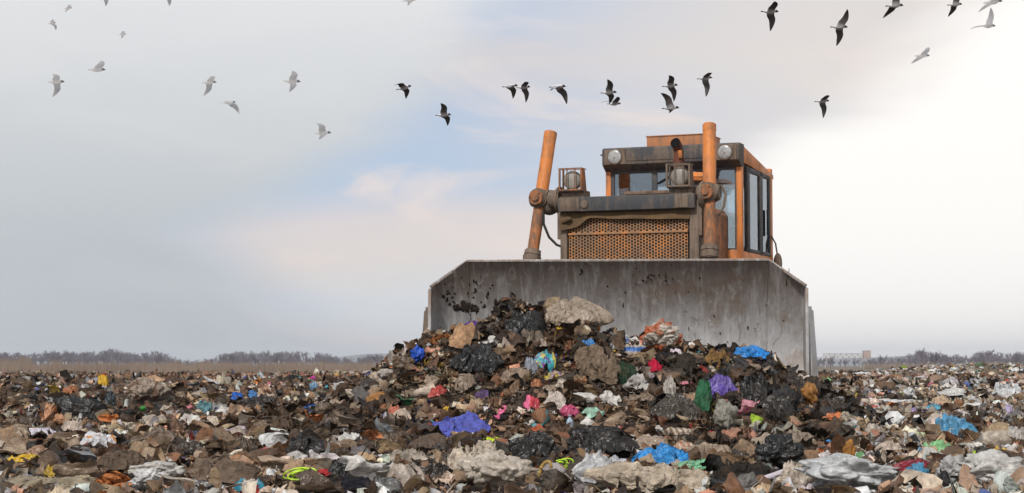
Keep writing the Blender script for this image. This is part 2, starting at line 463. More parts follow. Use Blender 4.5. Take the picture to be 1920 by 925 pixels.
def build_litter(name, protos, pos, size, col, rng, tiltmax=1.2, flatz=1.0, mat='litter'):
    Vs, Qs, Ts, Cs = [], [], [], []
    base = 0
    n = len(pos)
    which = rng.integers(0, len(protos), n)
    for k, (P, Fq, Ft) in enumerate(protos):
        idx = np.where(which == k)[0]
        if not len(idx): continue
        c = len(idx)
        a = rng.uniform(0, 2 * math.pi, c); t = rng.uniform(0, tiltmax, c); b = rng.uniform(0, 2 * math.pi, c)
        ca, sa, ct, st, cb, sb = np.cos(a), np.sin(a), np.cos(t), np.sin(t), np.cos(b), np.sin(b)
        Rz = np.zeros((c, 3, 3)); Rz[:, 0, 0] = ca; Rz[:, 0, 1] = -sa; Rz[:, 1, 0] = sa; Rz[:, 1, 1] = ca; Rz[:, 2, 2] = 1
        Rx = np.zeros((c, 3, 3)); Rx[:, 0, 0] = 1; Rx[:, 1, 1] = ct; Rx[:, 1, 2] = -st; Rx[:, 2, 1] = st; Rx[:, 2, 2] = ct
        Rb = np.zeros((c, 3, 3)); Rb[:, 0, 0] = cb; Rb[:, 0, 1] = -sb; Rb[:, 1, 0] = sb; Rb[:, 1, 1] = cb; Rb[:, 2, 2] = 1
        Mx = Rb @ Rx @ Rz
        sc = size[idx][:, None, None] * rng.uniform(.7, 1.3, (c, 1, 3))
        W = np.einsum('cij,cvj->cvi', Mx, P[None] * sc)
        W[:, :, 2] *= flatz
        W += pos[idx][:, None, :]
        nv = P.shape[0]
        off = base + np.arange(c) * nv
        if Fq is not None: Qs.append((Fq[None] + off[:, None, None]).reshape(-1, 4))
        if Ft is not None: Ts.append((Ft[None] + off[:, None, None]).reshape(-1, 3))
        Vs.append(W.reshape(-1, 3)); Cs.append(np.repeat(col[idx], nv, axis=0))
        base += c * nv
    me = np_mesh(name, np.concatenate(Vs), np.concatenate(Qs) if Qs else None, np.concatenate(Ts) if Ts else None, np.concatenate(Cs))
    o = link_mesh(name, me, M[mat])
    return o

# ------------------------------------------------------------------ hero litter, one object each
# (name, shape, px, py centre, width px, height px, colour, material, category, label[, second colour])
W_ = (.70, .68, .65)
HEROES = [
 # on the heap in front of the blade
 ('plastic_bag', 'drape', 1086, 594, 124, 46, (.42, .33, .25), 'film', 'bag', 'large beige crumpled plastic bag crowning the heap before the blade'),
 ('cardboard_sheet', 'board', 866, 640, 48, 46, (.42, .25, .14), 'cloth', 'cardboard', 'tan piece of cardboard standing up on the left shoulder of the heap'),
 ('plastic_bag', 'drape', 892, 680, 104, 42, (.012, .013, .015), 'film', 'bag', 'long black plastic bag below the tan cardboard on the heap'),
 ('cloth', 'drape', 884, 613, 30, 16, (.13, .05, .30), 'cloth', 'rag', 'small purple rag just behind the tan cardboard'),
 ('plastic_bag', 'bag', 783, 672, 27, 34, (.02, .11, .62), 'clean', 'bag', 'bright blue bag at the left end of the blade'),
 ('plastic_bag', 'drape', 1131, 619, 38, 24, (.75, .45, .02), 'clean', 'bag', 'yellow plastic piece under the large beige bag on the heap'),
 ('wrapper', 'drape', 1049, 628, 18, 22, (.70, .42, .02), 'clean', 'wrapper', 'small yellow wrapper below the crown of the heap'),
 ('plastic_sheet', 'drape', 985, 622, 74, 56, (.016, .016, .017), 'film', 'plastic sheet', 'black plastic film draped left of the crown of the heap'),
 ('plastic_sheet', 'drape', 1104, 649, 34, 14, (.03, .24, .62), 'clean', 'plastic sheet', 'blue plastic scrap in the middle of the heap below the yellow piece'),
 ('bottle', 'bottle', 1177, 640, 8, 20, (.55, .62, .72), 'clean', 'bottle', 'small clear bottle with blue band on the ridge of the heap'),
 ('wrapper', 'drape', 1022, 683, 40, 34, (.06, .42, .50), 'clean', 'wrapper', 'turquoise and yellow food wrapper in the middle of the heap'),
 ('plastic_bag', 'drape', 995, 690, 26, 32, (.34, .36, .42), 'film', 'bag', 'grey plastic bag left of the turquoise wrapper'),
 ('plastic_bag', 'bag', 1240, 640, 76, 56, (.50, .22, .13), 'film', 'bag', 'clear bag with orange red stains leaning against the blade'),
 ('plastic_sheet', 'sheet', 1297, 625, 30, 36, (.06, .06, .065), 'film', 'plastic sheet', 'dark grey plastic sheet standing against the middle of the blade'),
 ('cloth', 'drape', 1229, 697, 26, 34, (.50, .012, .05), 'cloth', 'rag', 'crimson rag hanging under the stained orange bag'),
 ('plastic_sheet', 'drape', 1412, 666, 74, 24, (.02, .26, .72), 'clean', 'plastic sheet', 'bright blue plastic film on the right shoulder of the heap'),
 ('plastic_bag', 'drape', 1355, 735, 58, 48, (.16, .10, .46), 'clean', 'bag', 'violet plastic bag on the right part of the heap'),
 ('sack', 'drape', 1122, 697, 86, 60, (.20, .145, .10), 'cloth', 'sack', 'large brown sack in the middle of the heap'),
 ('cloth', 'drape', 1172, 707, 44, 38, (.018, .05, .025), 'cloth', 'rag', 'dark green cloth beside the large brown sack'),
 ('wrapper', 'drape', 954, 739, 32, 12, (.78, .17, .03), 'clean', 'wrapper', 'orange wrapper lying on the lower left of the heap'),
 ('plastic_bag', 'drape', 997, 760, 30, 26, (.80, .06, .10), 'clean', 'bag', 'bright red and pink bag near the foot of the heap'),
 ('plastic_bag', 'drape', 1068, 774, 36, 24, (.60, .08, .20), 'clean', 'bag', 'magenta plastic bag near the foot of the heap'),
 ('plastic_bag', 'drape', 1112, 777, 42, 18, (.36, .60, .46), 'clean', 'bag', 'pale mint plastic bag right of the magenta bag'),
 ('plastic_bag', 'drape', 1040, 757, 40, 28, (.64, .55, .48), 'film', 'bag', 'cream plastic bag between the red bag and the magenta bag'),
 ('cloth', 'drape', 858, 806, 118, 44, (.10, .12, .46), 'cloth', 'cloth', 'blue towel crumpled on the ground left of the heap'),
 ('wrapper', 'drape', 806, 798, 26, 14, (.05, .50, .72), 'clean', 'wrapper', 'cyan wrapper at the left end of the blue towel'),
 ('plastic_bag', 'drape', 925, 833, 46, 20, (.72, .95, .02), 'clean', 'bag', 'fluorescent yellow bag in front of the blue towel'),
 ('plastic_sheet', 'drape', 1002, 852, 92, 58, (.018, .017, .016), 'film', 'plastic sheet', 'black plastic sheet in the foreground right of the fluorescent yellow bag'),
 ('plastic_sheet', 'drape', 1136, 840, 140, 56, (.020, .018, .017), 'film', 'plastic sheet', 'wide black plastic sheet in front of the middle of the heap'),
 ('cloth', 'drape', 1012, 814, 44, 24, (.50, .13, .06), 'cloth', 'rag', 'orange red knitted rag behind the black sheets'),
 ('bottle', 'bottle', 1068, 806, 14, 34, (.45, .58, .70), 'clean', 'bottle', 'pale blue plastic bottle standing behind the wide black sheet'),
 ('plastic_bag', 'drape', 1254, 741, 24, 50, (.50, .45, .40), 'film', 'bag', 'narrow pale bag hanging down the heap left of the violet bag'),
 ('plastic_bag', 'bag', 1361, 793, 46, 58, (.33, .31, .26), 'film', 'bag', 'translucent grey bag full of scraps below the violet bag'),
 ('plastic_sheet', 'drape', 1270, 775, 96, 50, (.075, .060, .048), 'film', 'plastic sheet', 'dark brown tarpaulin sheet at the foot of the heap'),
 ('net', 'drape', 1319, 757, 34, 62, (.03, .12, .06), 'cloth', 'net', 'green tangled net on the heap left of the grey bag'),
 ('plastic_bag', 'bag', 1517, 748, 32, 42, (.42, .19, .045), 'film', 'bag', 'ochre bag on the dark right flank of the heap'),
 ('wrapper', 'drape', 1564, 785, 44, 18, (.72, .20, .05), 'clean', 'wrapper', 'orange plastic at the right foot of the heap'),
 ('plastic_bag', 'drape', 1590, 790, 34, 26, (.42, .36, .28), 'film', 'bag', 'greyish crumpled bag right of the orange plastic at the heap foot'),
 ('cloth', 'drape', 908, 745, 34, 18, (.10, .06, .16), 'cloth', 'rag', 'dull purple rag left of the orange wrapper'),
 ('wrapper', 'drape', 1336, 817, 30, 12, (.62, .03, .03), 'clean', 'wrapper', 'red wrapper on the ground under the grey bag of scraps'),
 ('wrapper', 'drape', 1354, 821, 22, 12, (.10, .62, .06), 'clean', 'wrapper', 'bright green wrapper beside the red wrapper'),
 ('plastic_bag', 'drape', 1000, 640, 44, 34, (.20, .15, .11), 'film', 'bag', 'brown plastic bag below the black film on the heap'),
 ('plastic_bag', 'drape', 872, 727, 40, 34, (.30, .22, .16), 'film', 'bag', 'tan plastic bag under the long black bag'),
 ('cloth', 'drape', 968, 705, 60, 22, (.27, .20, .15), 'cloth', 'rag', 'light brown rag on the heap below the grey bag'),
 ('tyre_scrap', 'drape', 1288, 690, 44, 40, (.030, .025, .020), 'cloth', 'rubber', 'dark curled rubber scrap in the shadow right of the crimson rag'),
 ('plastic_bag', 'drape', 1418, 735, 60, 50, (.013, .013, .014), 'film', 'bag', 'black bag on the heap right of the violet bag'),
 ('cloth', 'drape', 1345, 680, 46, 34, (.20, .115, .04), 'cloth', 'rag', 'mustard brown rag on the heap above the violet bag'),
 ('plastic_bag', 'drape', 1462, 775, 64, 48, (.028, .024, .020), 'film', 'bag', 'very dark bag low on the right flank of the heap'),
 # foreground
 ('plastic_sheet', 'drape', 886, 876, 110, 66, (.50, .42, .34), 'cloth', 'plastic sheet', 'beige plastic sheet in the foreground left of the cream bag'),
 ('plastic_bag', 'bag', 935, 904, 128, 60, (.56, .49, .41), 'film', 'bag', 'big cream bag in the centre foreground'),
 ('plastic_bag', 'drape', 1240, 868, 92, 40, (.03, .27, .66), 'clean', 'bag', 'sky blue plastic bag in the foreground'),
 ('plastic_bag', 'drape', 1305, 880, 66, 20, (.22, .55, .32), 'clean', 'bag', 'pale green plastic bag right of the sky blue bag'),
 ('plastic_bag', 'drape', 1120, 890, 80, 48, (.62, .62, .63), 'film', 'bag', 'white translucent bag in the foreground left of the grey white bag'),
 ('plastic_bag', 'bag', 1158, 882, 46, 30, (.55, .56, .58), 'film', 'bag', 'small grey white bag left of the sky blue bag'),
 ('tarpaulin', 'drape', 1210, 908, 200, 46, (.47, .39, .30), 'cloth', 'tarpaulin', 'wide beige tarpaulin along the bottom edge below the sky blue bag'),
 ('plastic_bag', 'bag', 1462, 866, 78, 56, (.018, .018, .019), 'film', 'bag', 'shiny black bag in the right foreground'),
 ('cloth', 'drape', 1390, 893, 92, 36, (.022, .018, .016), 'cloth', 'cloth', 'black cloth left of the shiny black bag'),
 ('plastic_pipe', 'stick', 1450, 900, 170, 42, (.72, .66, .72), 'clean', 'pipe', 'long white plastic pipe lying across the right foreground'),
 ('plastic_bag', 'bag', 1592, 905, 168, 58, (.56, .57, .58), 'clean', 'bag', 'largest grey white bag in the right foreground'),
 ('plastic_bag', 'drape', 1492, 905, 66, 46, (.58, .49, .40), 'film', 'bag', 'cream bag between the white pipe and the largest grey white bag'),
 ('plastic_jug', 'bag', 1721, 905, 38, 40, (.08, .36, .60), 'clean', 'jug', 'crushed sky blue jug right of the largest grey white bag'),
 ('cloth', 'bag', 1592, 864, 22, 42, (.38, .17, .04), 'cloth', 'rag', 'upright ochre rag behind the largest grey white bag'),
 ('plastic_sheet', 'drape', 1550, 834, 34, 12, (.03, .25, .62), 'clean', 'plastic sheet', 'small blue plastic scrap behind the shiny black bag'),
 ('plastic_bag', 'drape', 1712, 880, 62, 26, (.32, .03, .05), 'film', 'bag', 'dark red bag above the crushed blue jug'),
 ('cord', 'cord', 1050, 880, 36, 20, (.60, .92, .03), 'clean', 'cord', 'fluorescent green tangled cord in front of the wide black sheet'),
 ('wrapper', 'drape', 983, 884, 28, 20, (.05, .36, .18), 'clean', 'wrapper', 'green scrap beside the big cream bag'),
 ('strap', 'cord', 1022, 905, 24, 40, (.45, .30, .09), 'cloth', 'strap', 'looped golden strap right of the big cream bag'),
 ('plastic_bag', 'drape', 1152, 912, 40, 26, (.42, .05, .06), 'clean', 'bag', 'red striped bag at the bottom edge left of the beige tarpaulin'),
 ('plastic_bag', 'drape', 1330, 850, 90, 34, (.40, .30, .22), 'film', 'bag', 'tan plastic bag behind the pale green bag'),
 ('plastic_bag', 'drape', 1500, 832, 70, 34, (.34, .26, .19), 'film', 'bag', 'brownish bag behind the shiny black bag'),
 ('plastic_bag', 'drape', 1548, 868, 52, 24, (.66, .61, .60), 'film', 'bag', 'white bag at the end of the long white pipe'),
 ('plastic_bag', 'drape', 1215, 835, 60, 26, (.44, .33, .25), 'film', 'bag', 'light tan bag right of the wide black sheet'),
 ('wrapper', 'drape', 1288, 842, 54, 22, (.55, .28, .16), 'film', 'wrapper', 'salmon striped wrapper right of the light tan bag'),
 ('plastic_bag', 'drape', 1432, 832, 56, 28, (.46, .36, .27), 'film', 'bag', 'pale tan bag below the dark right flank of the heap'),
 # left field
 ('cloth', 'drape', 45, 872, 68, 22, (.72, .45, .02), 'clean', 'cloth', 'yellow plastic sheet near the left edge'),
 ('wrapper', 'drape', 97, 888, 24, 18, (.70, .46, .03), 'clean', 'wrapper', 'small yellow scrap right of the yellow plastic sheet'),
 ('banner', 'drape', 187, 830, 76, 32, (.74, .73, .76), 'clean', 'banner', 'white banner scrap with an orange stripe on the left field'),
 ('wrapper', 'drape', 215, 846, 18, 10, (.03, .06, .62), 'clean', 'wrapper', 'blue scrap at the end of the white banner'),
 ('plastic_bag', 'bag', 294, 887, 92, 24, (.62, .59, .54), 'film', 'bag', 'flat off white bag in the left foreground'),
 ('plastic_bag', 'bag', 275, 910, 62, 34, (.64, .63, .62), 'clean', 'bag', 'white knotted bag at the bottom edge on the left'),
 ('plastic_bag', 'drape', 95, 917, 168, 26, (.36, .29, .19), 'film', 'bag', 'long tan bag at the bottom left corner'),
 ('sack', 'bag', 278, 741, 84, 44, (.34, .27, .22), 'cloth', 'sack', 'big pale stained sack on the crest of the left field'),
 ('plastic_bag', 'drape', 152, 766, 96, 38, (.016, .017, .018), 'film', 'bag', 'torn black bag on the left field below the crest'),
 ('plastic_bag', 'drape', 205, 755, 24, 32, (.05, .065, .075), 'film', 'bag', 'blue grey bag right of the torn black bag'),
 ('tarpaulin', 'sheet', 90, 782, 22, 34, (.52, .27, .16), 'cloth', 'tarpaulin', 'pointed salmon tarpaulin scrap left of the torn black bag'),
 ('tarpaulin', 'sheet', 112, 791, 28, 20, (.50, .25, .14), 'cloth', 'tarpaulin', 'smaller salmon tarpaulin scrap in front of the torn black bag'),
 ('plastic_bag', 'drape', 444, 748, 22, 20, (.02, .15, .62), 'clean', 'bag', 'royal blue bag on the left field crest'),
 ('plastic_bag', 'drape', 474, 742, 18, 14, (.03, .22, .60), 'clean', 'bag', 'smaller blue bag right of the royal blue bag'),
 ('plastic_bag', 'drape', 384, 767, 32, 24, (.10, .24, .27), 'film', 'bag', 'teal plastic bag on the left field'),
 ('cloth', 'drape', 193, 719, 22, 24, (.66, .40, .04), 'cloth', 'rag', 'yellow rag on the crest of the left field'),
 ('cloth', 'drape', 192, 708, 18, 10, (.45, .02, .02), 'cloth', 'rag', 'red rag above the yellow rag'),
 ('ball', 'bag', 268, 768, 12, 9, (.03, .32, .05), 'clean', 'ball', 'small green ball under the big pale sack'),
 ('plastic_bag', 'drape', 352, 790, 36, 24, (.62, .54, .50), 'film', 'bag', 'pinkish white bag below the teal bag'),
 ('plastic_bag', 'drape', 290, 790, 54, 18, (.50, .42, .34), 'film', 'bag', 'beige bag below the big pale sack'),
 ('plastic_sheet', 'drape', 80, 812, 64, 12, (.66, .62, .70), 'clean', 'plastic sheet', 'white plastic strip on the left field below the salmon scraps'),
 ('plastic_bag', 'drape', 135, 803, 40, 22, (.56, .46, .38), 'film', 'bag', 'cream bag right of the white plastic strip'),
 ('wrapper', 'drape', 507, 827, 30, 13, (.62, .90, .02), 'clean', 'wrapper', 'lime green wrapper on the left field'),
 ('plastic_bag', 'drape', 580, 847, 92, 46, (.020, .018, .017), 'film', 'bag', 'black bin bag in the middle of the left field'),
 ('plastic_bag', 'drape', 556, 866, 46, 24, (.62, .59, .56), 'film', 'bag', 'white bag in front of the black bin bag'),
 ('wrapper', 'drape', 654, 857, 32, 12, (.78, .52, .02), 'clean', 'wrapper', 'yellow packet right of the black bin bag'),
 ('wrapper', 'drape', 674, 870, 20, 11, (.72, .92, .05), 'clean', 'wrapper', 'fluorescent scrap in front of the yellow packet'),
 ('cloth', 'sheet', 697, 822, 44, 22, (.56, .22, .10), 'cloth', 'rag', 'flat orange cloth behind the yellow packet'),
 ('cloth', 'drape', 490, 861, 36, 22, (.52, .13, .12), 'cloth', 'rag', 'coral red cloth left of the white bag and black bin bag'),
 ('cloth', 'drape', 612, 891, 32, 16, (.42, .03, .035), 'cloth', 'rag', 'dark red rag in the foreground below the yellow packet'),
 ('plastic_bag', 'drape', 472, 915, 60, 22, (.03, .25, .36), 'clean', 'bag', 'blue and white bag at the bottom edge on the left'),
 ('cord', 'cord', 560, 895, 40, 16, (.62, .90, .04), 'clean', 'cord', 'lime green strands left of the dark red rag'),
 ('cloth', 'drape', 668, 914, 56, 24, (.010, .011, .018), 'cloth', 'cloth', 'navy cloth at the bottom edge below the dark red rag'),
 ('soft_toy', 'bag', 589, 713, 14, 14, (.70, .04, .42), 'clean', 'toy', 'magenta soft scrap sticking up on the crest of the left field'),
 ('plastic_canister', 'bottle', 595, 702, 10, 15, (.80, .77, .64), 'clean', 'canister', 'cream canister standing up against the brush on the crest'),
 ('plastic_bag', 'drape', 588, 726, 16, 14, (.20, .36, .52), 'clean', 'bag', 'pale blue bag under the magenta scrap'),
 ('plastic_bag', 'drape', 558, 711, 13, 9, (.05, .42, .46), 'clean', 'bag', 'turquoise bag on the crest left of the magenta scrap'),
 ('plastic_bag', 'drape', 608, 812, 22, 13, (.05, .24, .27), 'clean', 'bag', 'small teal scrap on the left field behind the black bin bag'),
 ('cloth', 'drape', 704, 754, 36, 22, (.42, .20, .07), 'cloth', 'rag', 'orange brown rag at the left foot of the heap'),
 ('wooden_plank', 'stick', 711, 717, 22, 26, (.52, .42, .34), 'cloth', 'plank', 'pale wooden stick leaning on the left foot of the heap'),
 ('plastic_bag', 'bag', 722, 705, 34, 18, (.48, .42, .38), 'film', 'bag', 'pale bag on the left foot of the heap behind the wooden stick'),
 ('plastic_bag', 'bag', 758, 690, 40, 30, (.17, .115, .075), 'film', 'bag', 'brown bag left of the bright blue bag by the blade'),
 ('cloth', 'drape', 742, 775, 30, 22, (.46, .15, .10), 'cloth', 'rag', 'coral rag on the ground left of the heap'),
 ('plastic_bag', 'drape', 770, 868, 84, 30, (.44, .37, .30), 'film', 'bag', 'pale beige bag in the foreground left of the beige sheet'),
 ('plastic_bag', 'drape', 760, 898, 64, 36, (.55, .46, .39), 'film', 'bag', 'cream bag at the bottom between the navy cloth and the big cream bag'),
 ('plastic_bag', 'drape', 820, 895, 62, 34, (.035, .027, .022), 'film', 'bag', 'dark brown bag left of the big cream bag'),
 ('sack', 'drape', 420, 890, 120, 44, (.16, .115, .085), 'cloth', 'sack', 'brown sack in the left foreground'),
 ('sack', 'drape', 225, 880, 76, 40, (.12, .085, .06), 'cloth', 'sack', 'dark brown sack left of the flat off white bag'),
 ('plastic_bag', 'drape', 480, 762, 70, 26, (.028, .021, .016), 'film', 'bag', 'dark bag below the two blue bags'),
 ('plastic_sheet', 'drape', 70, 850, 50, 20, (.40, .24, .15), 'film', 'plastic sheet', 'reddish tan sheet behind the yellow plastic sheet'),
 ('plastic_bag', 'drape', 372, 818, 50, 18, (.07, .09, .16), 'film', 'bag', 'dark blue bag on the left field below the pinkish white bag'),
 ('plastic_bag', 'drape', 300, 822, 60, 30, (.18, .125, .09), 'film', 'bag', 'brown bag left of the dark blue bag'),
 # right field
 ('tarpaulin', 'drape', 1792, 806, 84, 48, (.10, .36, .60), 'clean', 'tarpaulin', 'light blue tarpaulin on the right field'),
 ('plastic_sheet', 'drape', 1762, 846, 62, 26, (.30, .66, .30), 'clean', 'plastic sheet', 'light green sheet on the right field in front of the light blue tarpaulin'),
 ('plastic_bag', 'drape', 1733, 852, 30, 20, (.22, .46, .66), 'clean', 'bag', 'pale blue bag left of the light green sheet'),
 ('plastic_bag', 'drape', 1878, 860, 36, 26, (.74, .50, .10), 'clean', 'bag', 'amber yellow bag near the right edge'),
 ('plastic_bag', 'bag', 1862, 893, 130, 52, (.62, .60, .57), 'film', 'bag', 'huge pale bag at the bottom right corner'),
 ('plastic_bag', 'bag', 1790, 895, 60, 44, (.50, .49, .48), 'film', 'bag', 'grey bag left of the huge pale bag'),
 ('cloth', 'drape', 1638, 769, 22, 16, (.60, .14, .10), 'clean', 'rag', 'coral red scrap on the right field'),
 ('plastic_bag', 'bag', 1704, 741, 24, 20, (.62, .62, .62), 'film', 'bag', 'grey white bag standing on the right field'),
 ('plastic_bag', 'drape', 1785, 739, 56, 15, (.70, .68, .65), 'clean', 'bag', 'long white bag on the right field'),
 ('plastic_bag', 'drape', 1888, 733, 54, 26, (.68, .69, .70), 'clean', 'bag', 'white heap of film at the right edge'),
 ('plastic_bag', 'drape', 1751, 767, 24, 13, (.12, .46, .62), 'clean', 'bag', 'small sky blue scrap on the right field behind the light blue tarpaulin'),
 ('plastic_bag', 'drape', 1822, 790, 28, 12, (.40, .66, .22), 'clean', 'bag', 'lime scrap right of the light blue tarpaulin'),
 ('plastic_bag', 'drape', 1712, 770, 18, 10, (.46, .34, .60), 'clean', 'bag', 'lilac scrap on the right field'),
 ('plastic_bag', 'drape', 1724, 822, 34, 16, (.50, .62, .30), 'clean', 'bag', 'pale lime bag left of the light blue tarpaulin'),
 ('tarpaulin', 'drape', 1617, 704, 34, 9, (.72, .73, .75), 'clean', 'tarpaulin', 'flat white tarpaulin on the far dump under the gantry crane'),
 ('plastic_sheet', 'drape', 1680, 754, 80, 9, (.74, .73, .71), 'clean', 'plastic sheet', 'long white strip of film on the right field'),
 ('plastic_bag', 'drape', 1893, 770, 26, 16, (.55, .47, .66), 'clean', 'bag', 'lavender bag near the right edge'),
 ('plastic_bag', 'drape', 1905, 822, 40, 28, (.50, .46, .42), 'film', 'bag', 'greyish beige bag at the right edge'),
 ('plastic_bag', 'drape', 1665, 845, 50, 28, (.52, .42, .34), 'film', 'bag', 'beige bag at the right foot of the heap'),
 ('plastic_bag', 'drape', 1640, 812, 46, 26, (.50, .43, .36), 'film', 'bag', 'pale beige bag behind the beige bag on the right field'),
]
HERO_BOX = []
rng_h = np.random.default_rng(21)
def hero_mesh(shape, rng, detail):
    if shape == 'bag': return crumpled_bag(rng, 5 if detail > 60 else 4, rng.uniform(.26, .38), .8)
    if shape == 'drape': return draped(rng, *( (78, 56) if detail > 60 else (48, 34)), wr=rng.uniform(.95, 1.35))
    if shape == 'sheet': return crumpled_sheet(rng, 26, 26, 3, 1.3, 1.0, .05, 2.5, .25)
    if shape == 'board': return crumpled_sheet(rng, 18, 18, 2, .8, .95, .015, 2.0, .30)
    if shape == 'curl': return curled(rng, 20, 26, rng.uniform(.9, 1.7))
    if shape == 'piece': return crumpled_sheet(rng, 22, 22, 5, 2.3, rng.uniform(.7, 1.3), .07, 3.0, .2)
    raise ValueError(shape)
def tube(pts, r, sides=7, caps=True):
    pts = [Vector(p) for p in pts]; V = []; F = []
    rs = r if hasattr(r, '__len__') else [r] * len(pts)
    for i, p in enumerate(pts):
        d = (pts[min(i + 1, len(pts) - 1)] - pts[max(i - 1, 0)]).normalized()
        a = d.cross(Vector((0, 0, 1)) if abs(d.z) < .9 else Vector((1, 0, 0))).normalized(); b = d.cross(a)
        for k in range(sides):
            t = 2 * math.pi * k / sides
            V.append(p + (a * math.cos(t) + b * math.sin(t)) * rs[i])
    for i in range(len(pts) - 1):
        for k in range(sides):
            F.append((i * sides + k, i * sides + (k + 1) % sides, (i + 1) * sides + (k + 1) % sides, (i + 1) * sides + k))
    V = np.array([v[:] for v in V]); T = []
    if caps:
        n = len(pts)
        for k in range(1, sides - 1):
            T.append((0, k + 1, k)); T.append(((n - 1) * sides, (n - 1) * sides + k, (n - 1) * sides + k + 1))
    return V, np.array(F), (np.array(T) if T else None)
def lathe_np(prof, seg=14):
    V = []; F = []
    for (r, z) in prof:
        for k in range(seg):
            t = 2 * math.pi * k / seg; V.append((r * math.cos(t), r * math.sin(t), z))
    for i in range(len(prof) - 1):
        for k in range(seg):
            F.append((i * seg + k, i * seg + (k + 1) % seg, (i + 1) * seg + (k + 1) % seg, (i + 1) * seg + k))
    return np.array(V), np.array(F), None

def place_hero(name, shape, px, py, w, h, col, mat, cat, label, rng, group=None):
    base = ground_hit(px, py + h * .36)
    d = base[1]
    s = d / FPX
    W, H = w * s, h * s
    if group is None and py > 855: W *= 1.14; H *= 1.16
    dep = max(W * .55, H * .8) if d < 30 else min(W, 1.2)
    if shape == 'stick':
        sl = -1 if name == 'plastic_pipe' else 1
        pts = [(x * W * .5, .08 * W * math.sin(x * 2), (-sl * x * .5 + .03 * math.sin(5 * x)) * H + H * .35) for x in np.linspace(-1, 1, 12)]
        P, Fq, Ft = tube(pts, .018 if name == 'plastic_pipe' else .03, 8)
    elif shape == 'cord':
        a = np.linspace(0, 1, 60); o = rng.uniform(0, 40, 3)
        K = 3.2 if name == 'cord' else 1.0
        ang = a * 2 * math.pi * K
        rr = (.42 + .18 * np.sin(ang * .37 + o[0]))
        pts = np.stack([W * rr * np.cos(ang) + (a - .5) * W * .3, dep * .3 * np.sin(ang * .6), H * (.5 + rr * np.sin(ang + .5))], 1)
        P, Fq, Ft = tube(pts, .006 if name == 'cord' else .011, 6)
    elif shape == 'bottle':
        P, Fq, Ft = lathe_np([(0, 0), (.42, .0), (.48, .05), (.46, .35), (.48, .6), (.38, .74), (.17, .85), (.17, .93), (.2, .93), (.2, 1.0), (0, 1.0)])
        P = P * np.array([W, W, H * 1.05])
        tl = rng.uniform(-.25, .25)
        P = P @ np.array([[math.cos(tl), 0, -math.sin(tl)], [0, 1, 0], [math.sin(tl), 0, math.cos(tl)]])
    else:
        P, Fq, Ft = hero_mesh(shape, rng, max(w, h))
        if shape in ('sheet', 'board'):
            P = P[:, [0, 2, 1]]
        elif shape in ('bag', 'curl') or w < 70:
            a = rng.uniform(0, 2 * math.pi)
            P = P @ np.array([[math.cos(a), math.sin(a), 0], [-math.sin(a), math.cos(a), 0], [0, 0, 1]])
        lo = P.min(0); hi = P.max(0)
        P = (P - (lo + hi) / 2) / (hi - lo)
        P[:, 2] += .5
        tilt = .35 if shape == 'drape' else 0
        P = P * np.array([W * 1.06, dep, H * 1.12])
        P[:, 2] += P[:, 1] * tilt * (H / max(dep, .01))
        P[:, 2] -= H * (.10 + tilt * .2)
        if shape == 'drape':      # the rim settles onto the ground beneath it
            gx, gy = P[:, 0] + base[0], P[:, 1] + base[1]
            dz = np.clip(terrain(gx, gy) - base[2], -.35 * H, .6 * H)
            P[:, 2] += dz * .5
    cols = np.tile(np.array(col), (len(P), 1))
    if 'orange stripe' in label:
        cols[(np.abs(P[:, 1] + .1 * dep - .1 * P[:, 0]) < .09 * dep)] = (.70, .28, .05)
    if 'turquoise and yellow' in label:
        cols[perlin(P / max(W, .01) * 3 + 4) > .12] = (.70, .55, .06)
        cols[perlin(P / max(W, .01) * 5 + 9) > .32] = (.25, .06, .35)
    if 'stains' in label:
        k = perlin(P / W * 3.5 + 2); cols[k > .05] = (.62, .56, .48); cols[k < -.22] = (.55, .12, .04)
    if 'blue and white' in label:
        cols[np.abs(P[:, 0] / W + .05) < .2] = (.62, .54, .47)
    if 'red striped' in label:
        cols[np.sin(P[:, 0] / W * 40) > .2] = (.6, .52, .5)
    if 'salmon striped' in label:
        cols[np.sin(P[:, 0] / W * 30 + P[:, 2] / H * 6) > .3] = (.62, .52, .44)
    if 'blue band' in label:
        cols[(P[:, 2] > .2 * H) & (P[:, 2] < .6 * H)] = (.05, .2, .6)
    if 'red and pink' in label:
        cols[P[:, 0] < -.12 * W] = (.85, .16, .34)
    if 'stained sack' in label:
        cols[perlin(P / W * 4) > .2] = (.16, .10, .07)
    me = np_mesh(name, P, Fq, Ft, cols)
    o = link_mesh(name, me, M[mat])
    o.location = base + np.array([0, 0, min(.06, .12 * H)])
    tag(o, label, cat, group)
    HERO_BOX.append((px, py, w, h, d))
    return o
HERO_POS = []
for hz in HEROES:
    place_hero(*hz, rng_h)
    nm = hz[9]
    HERO_POS.append((hz[2], hz[3], nm))

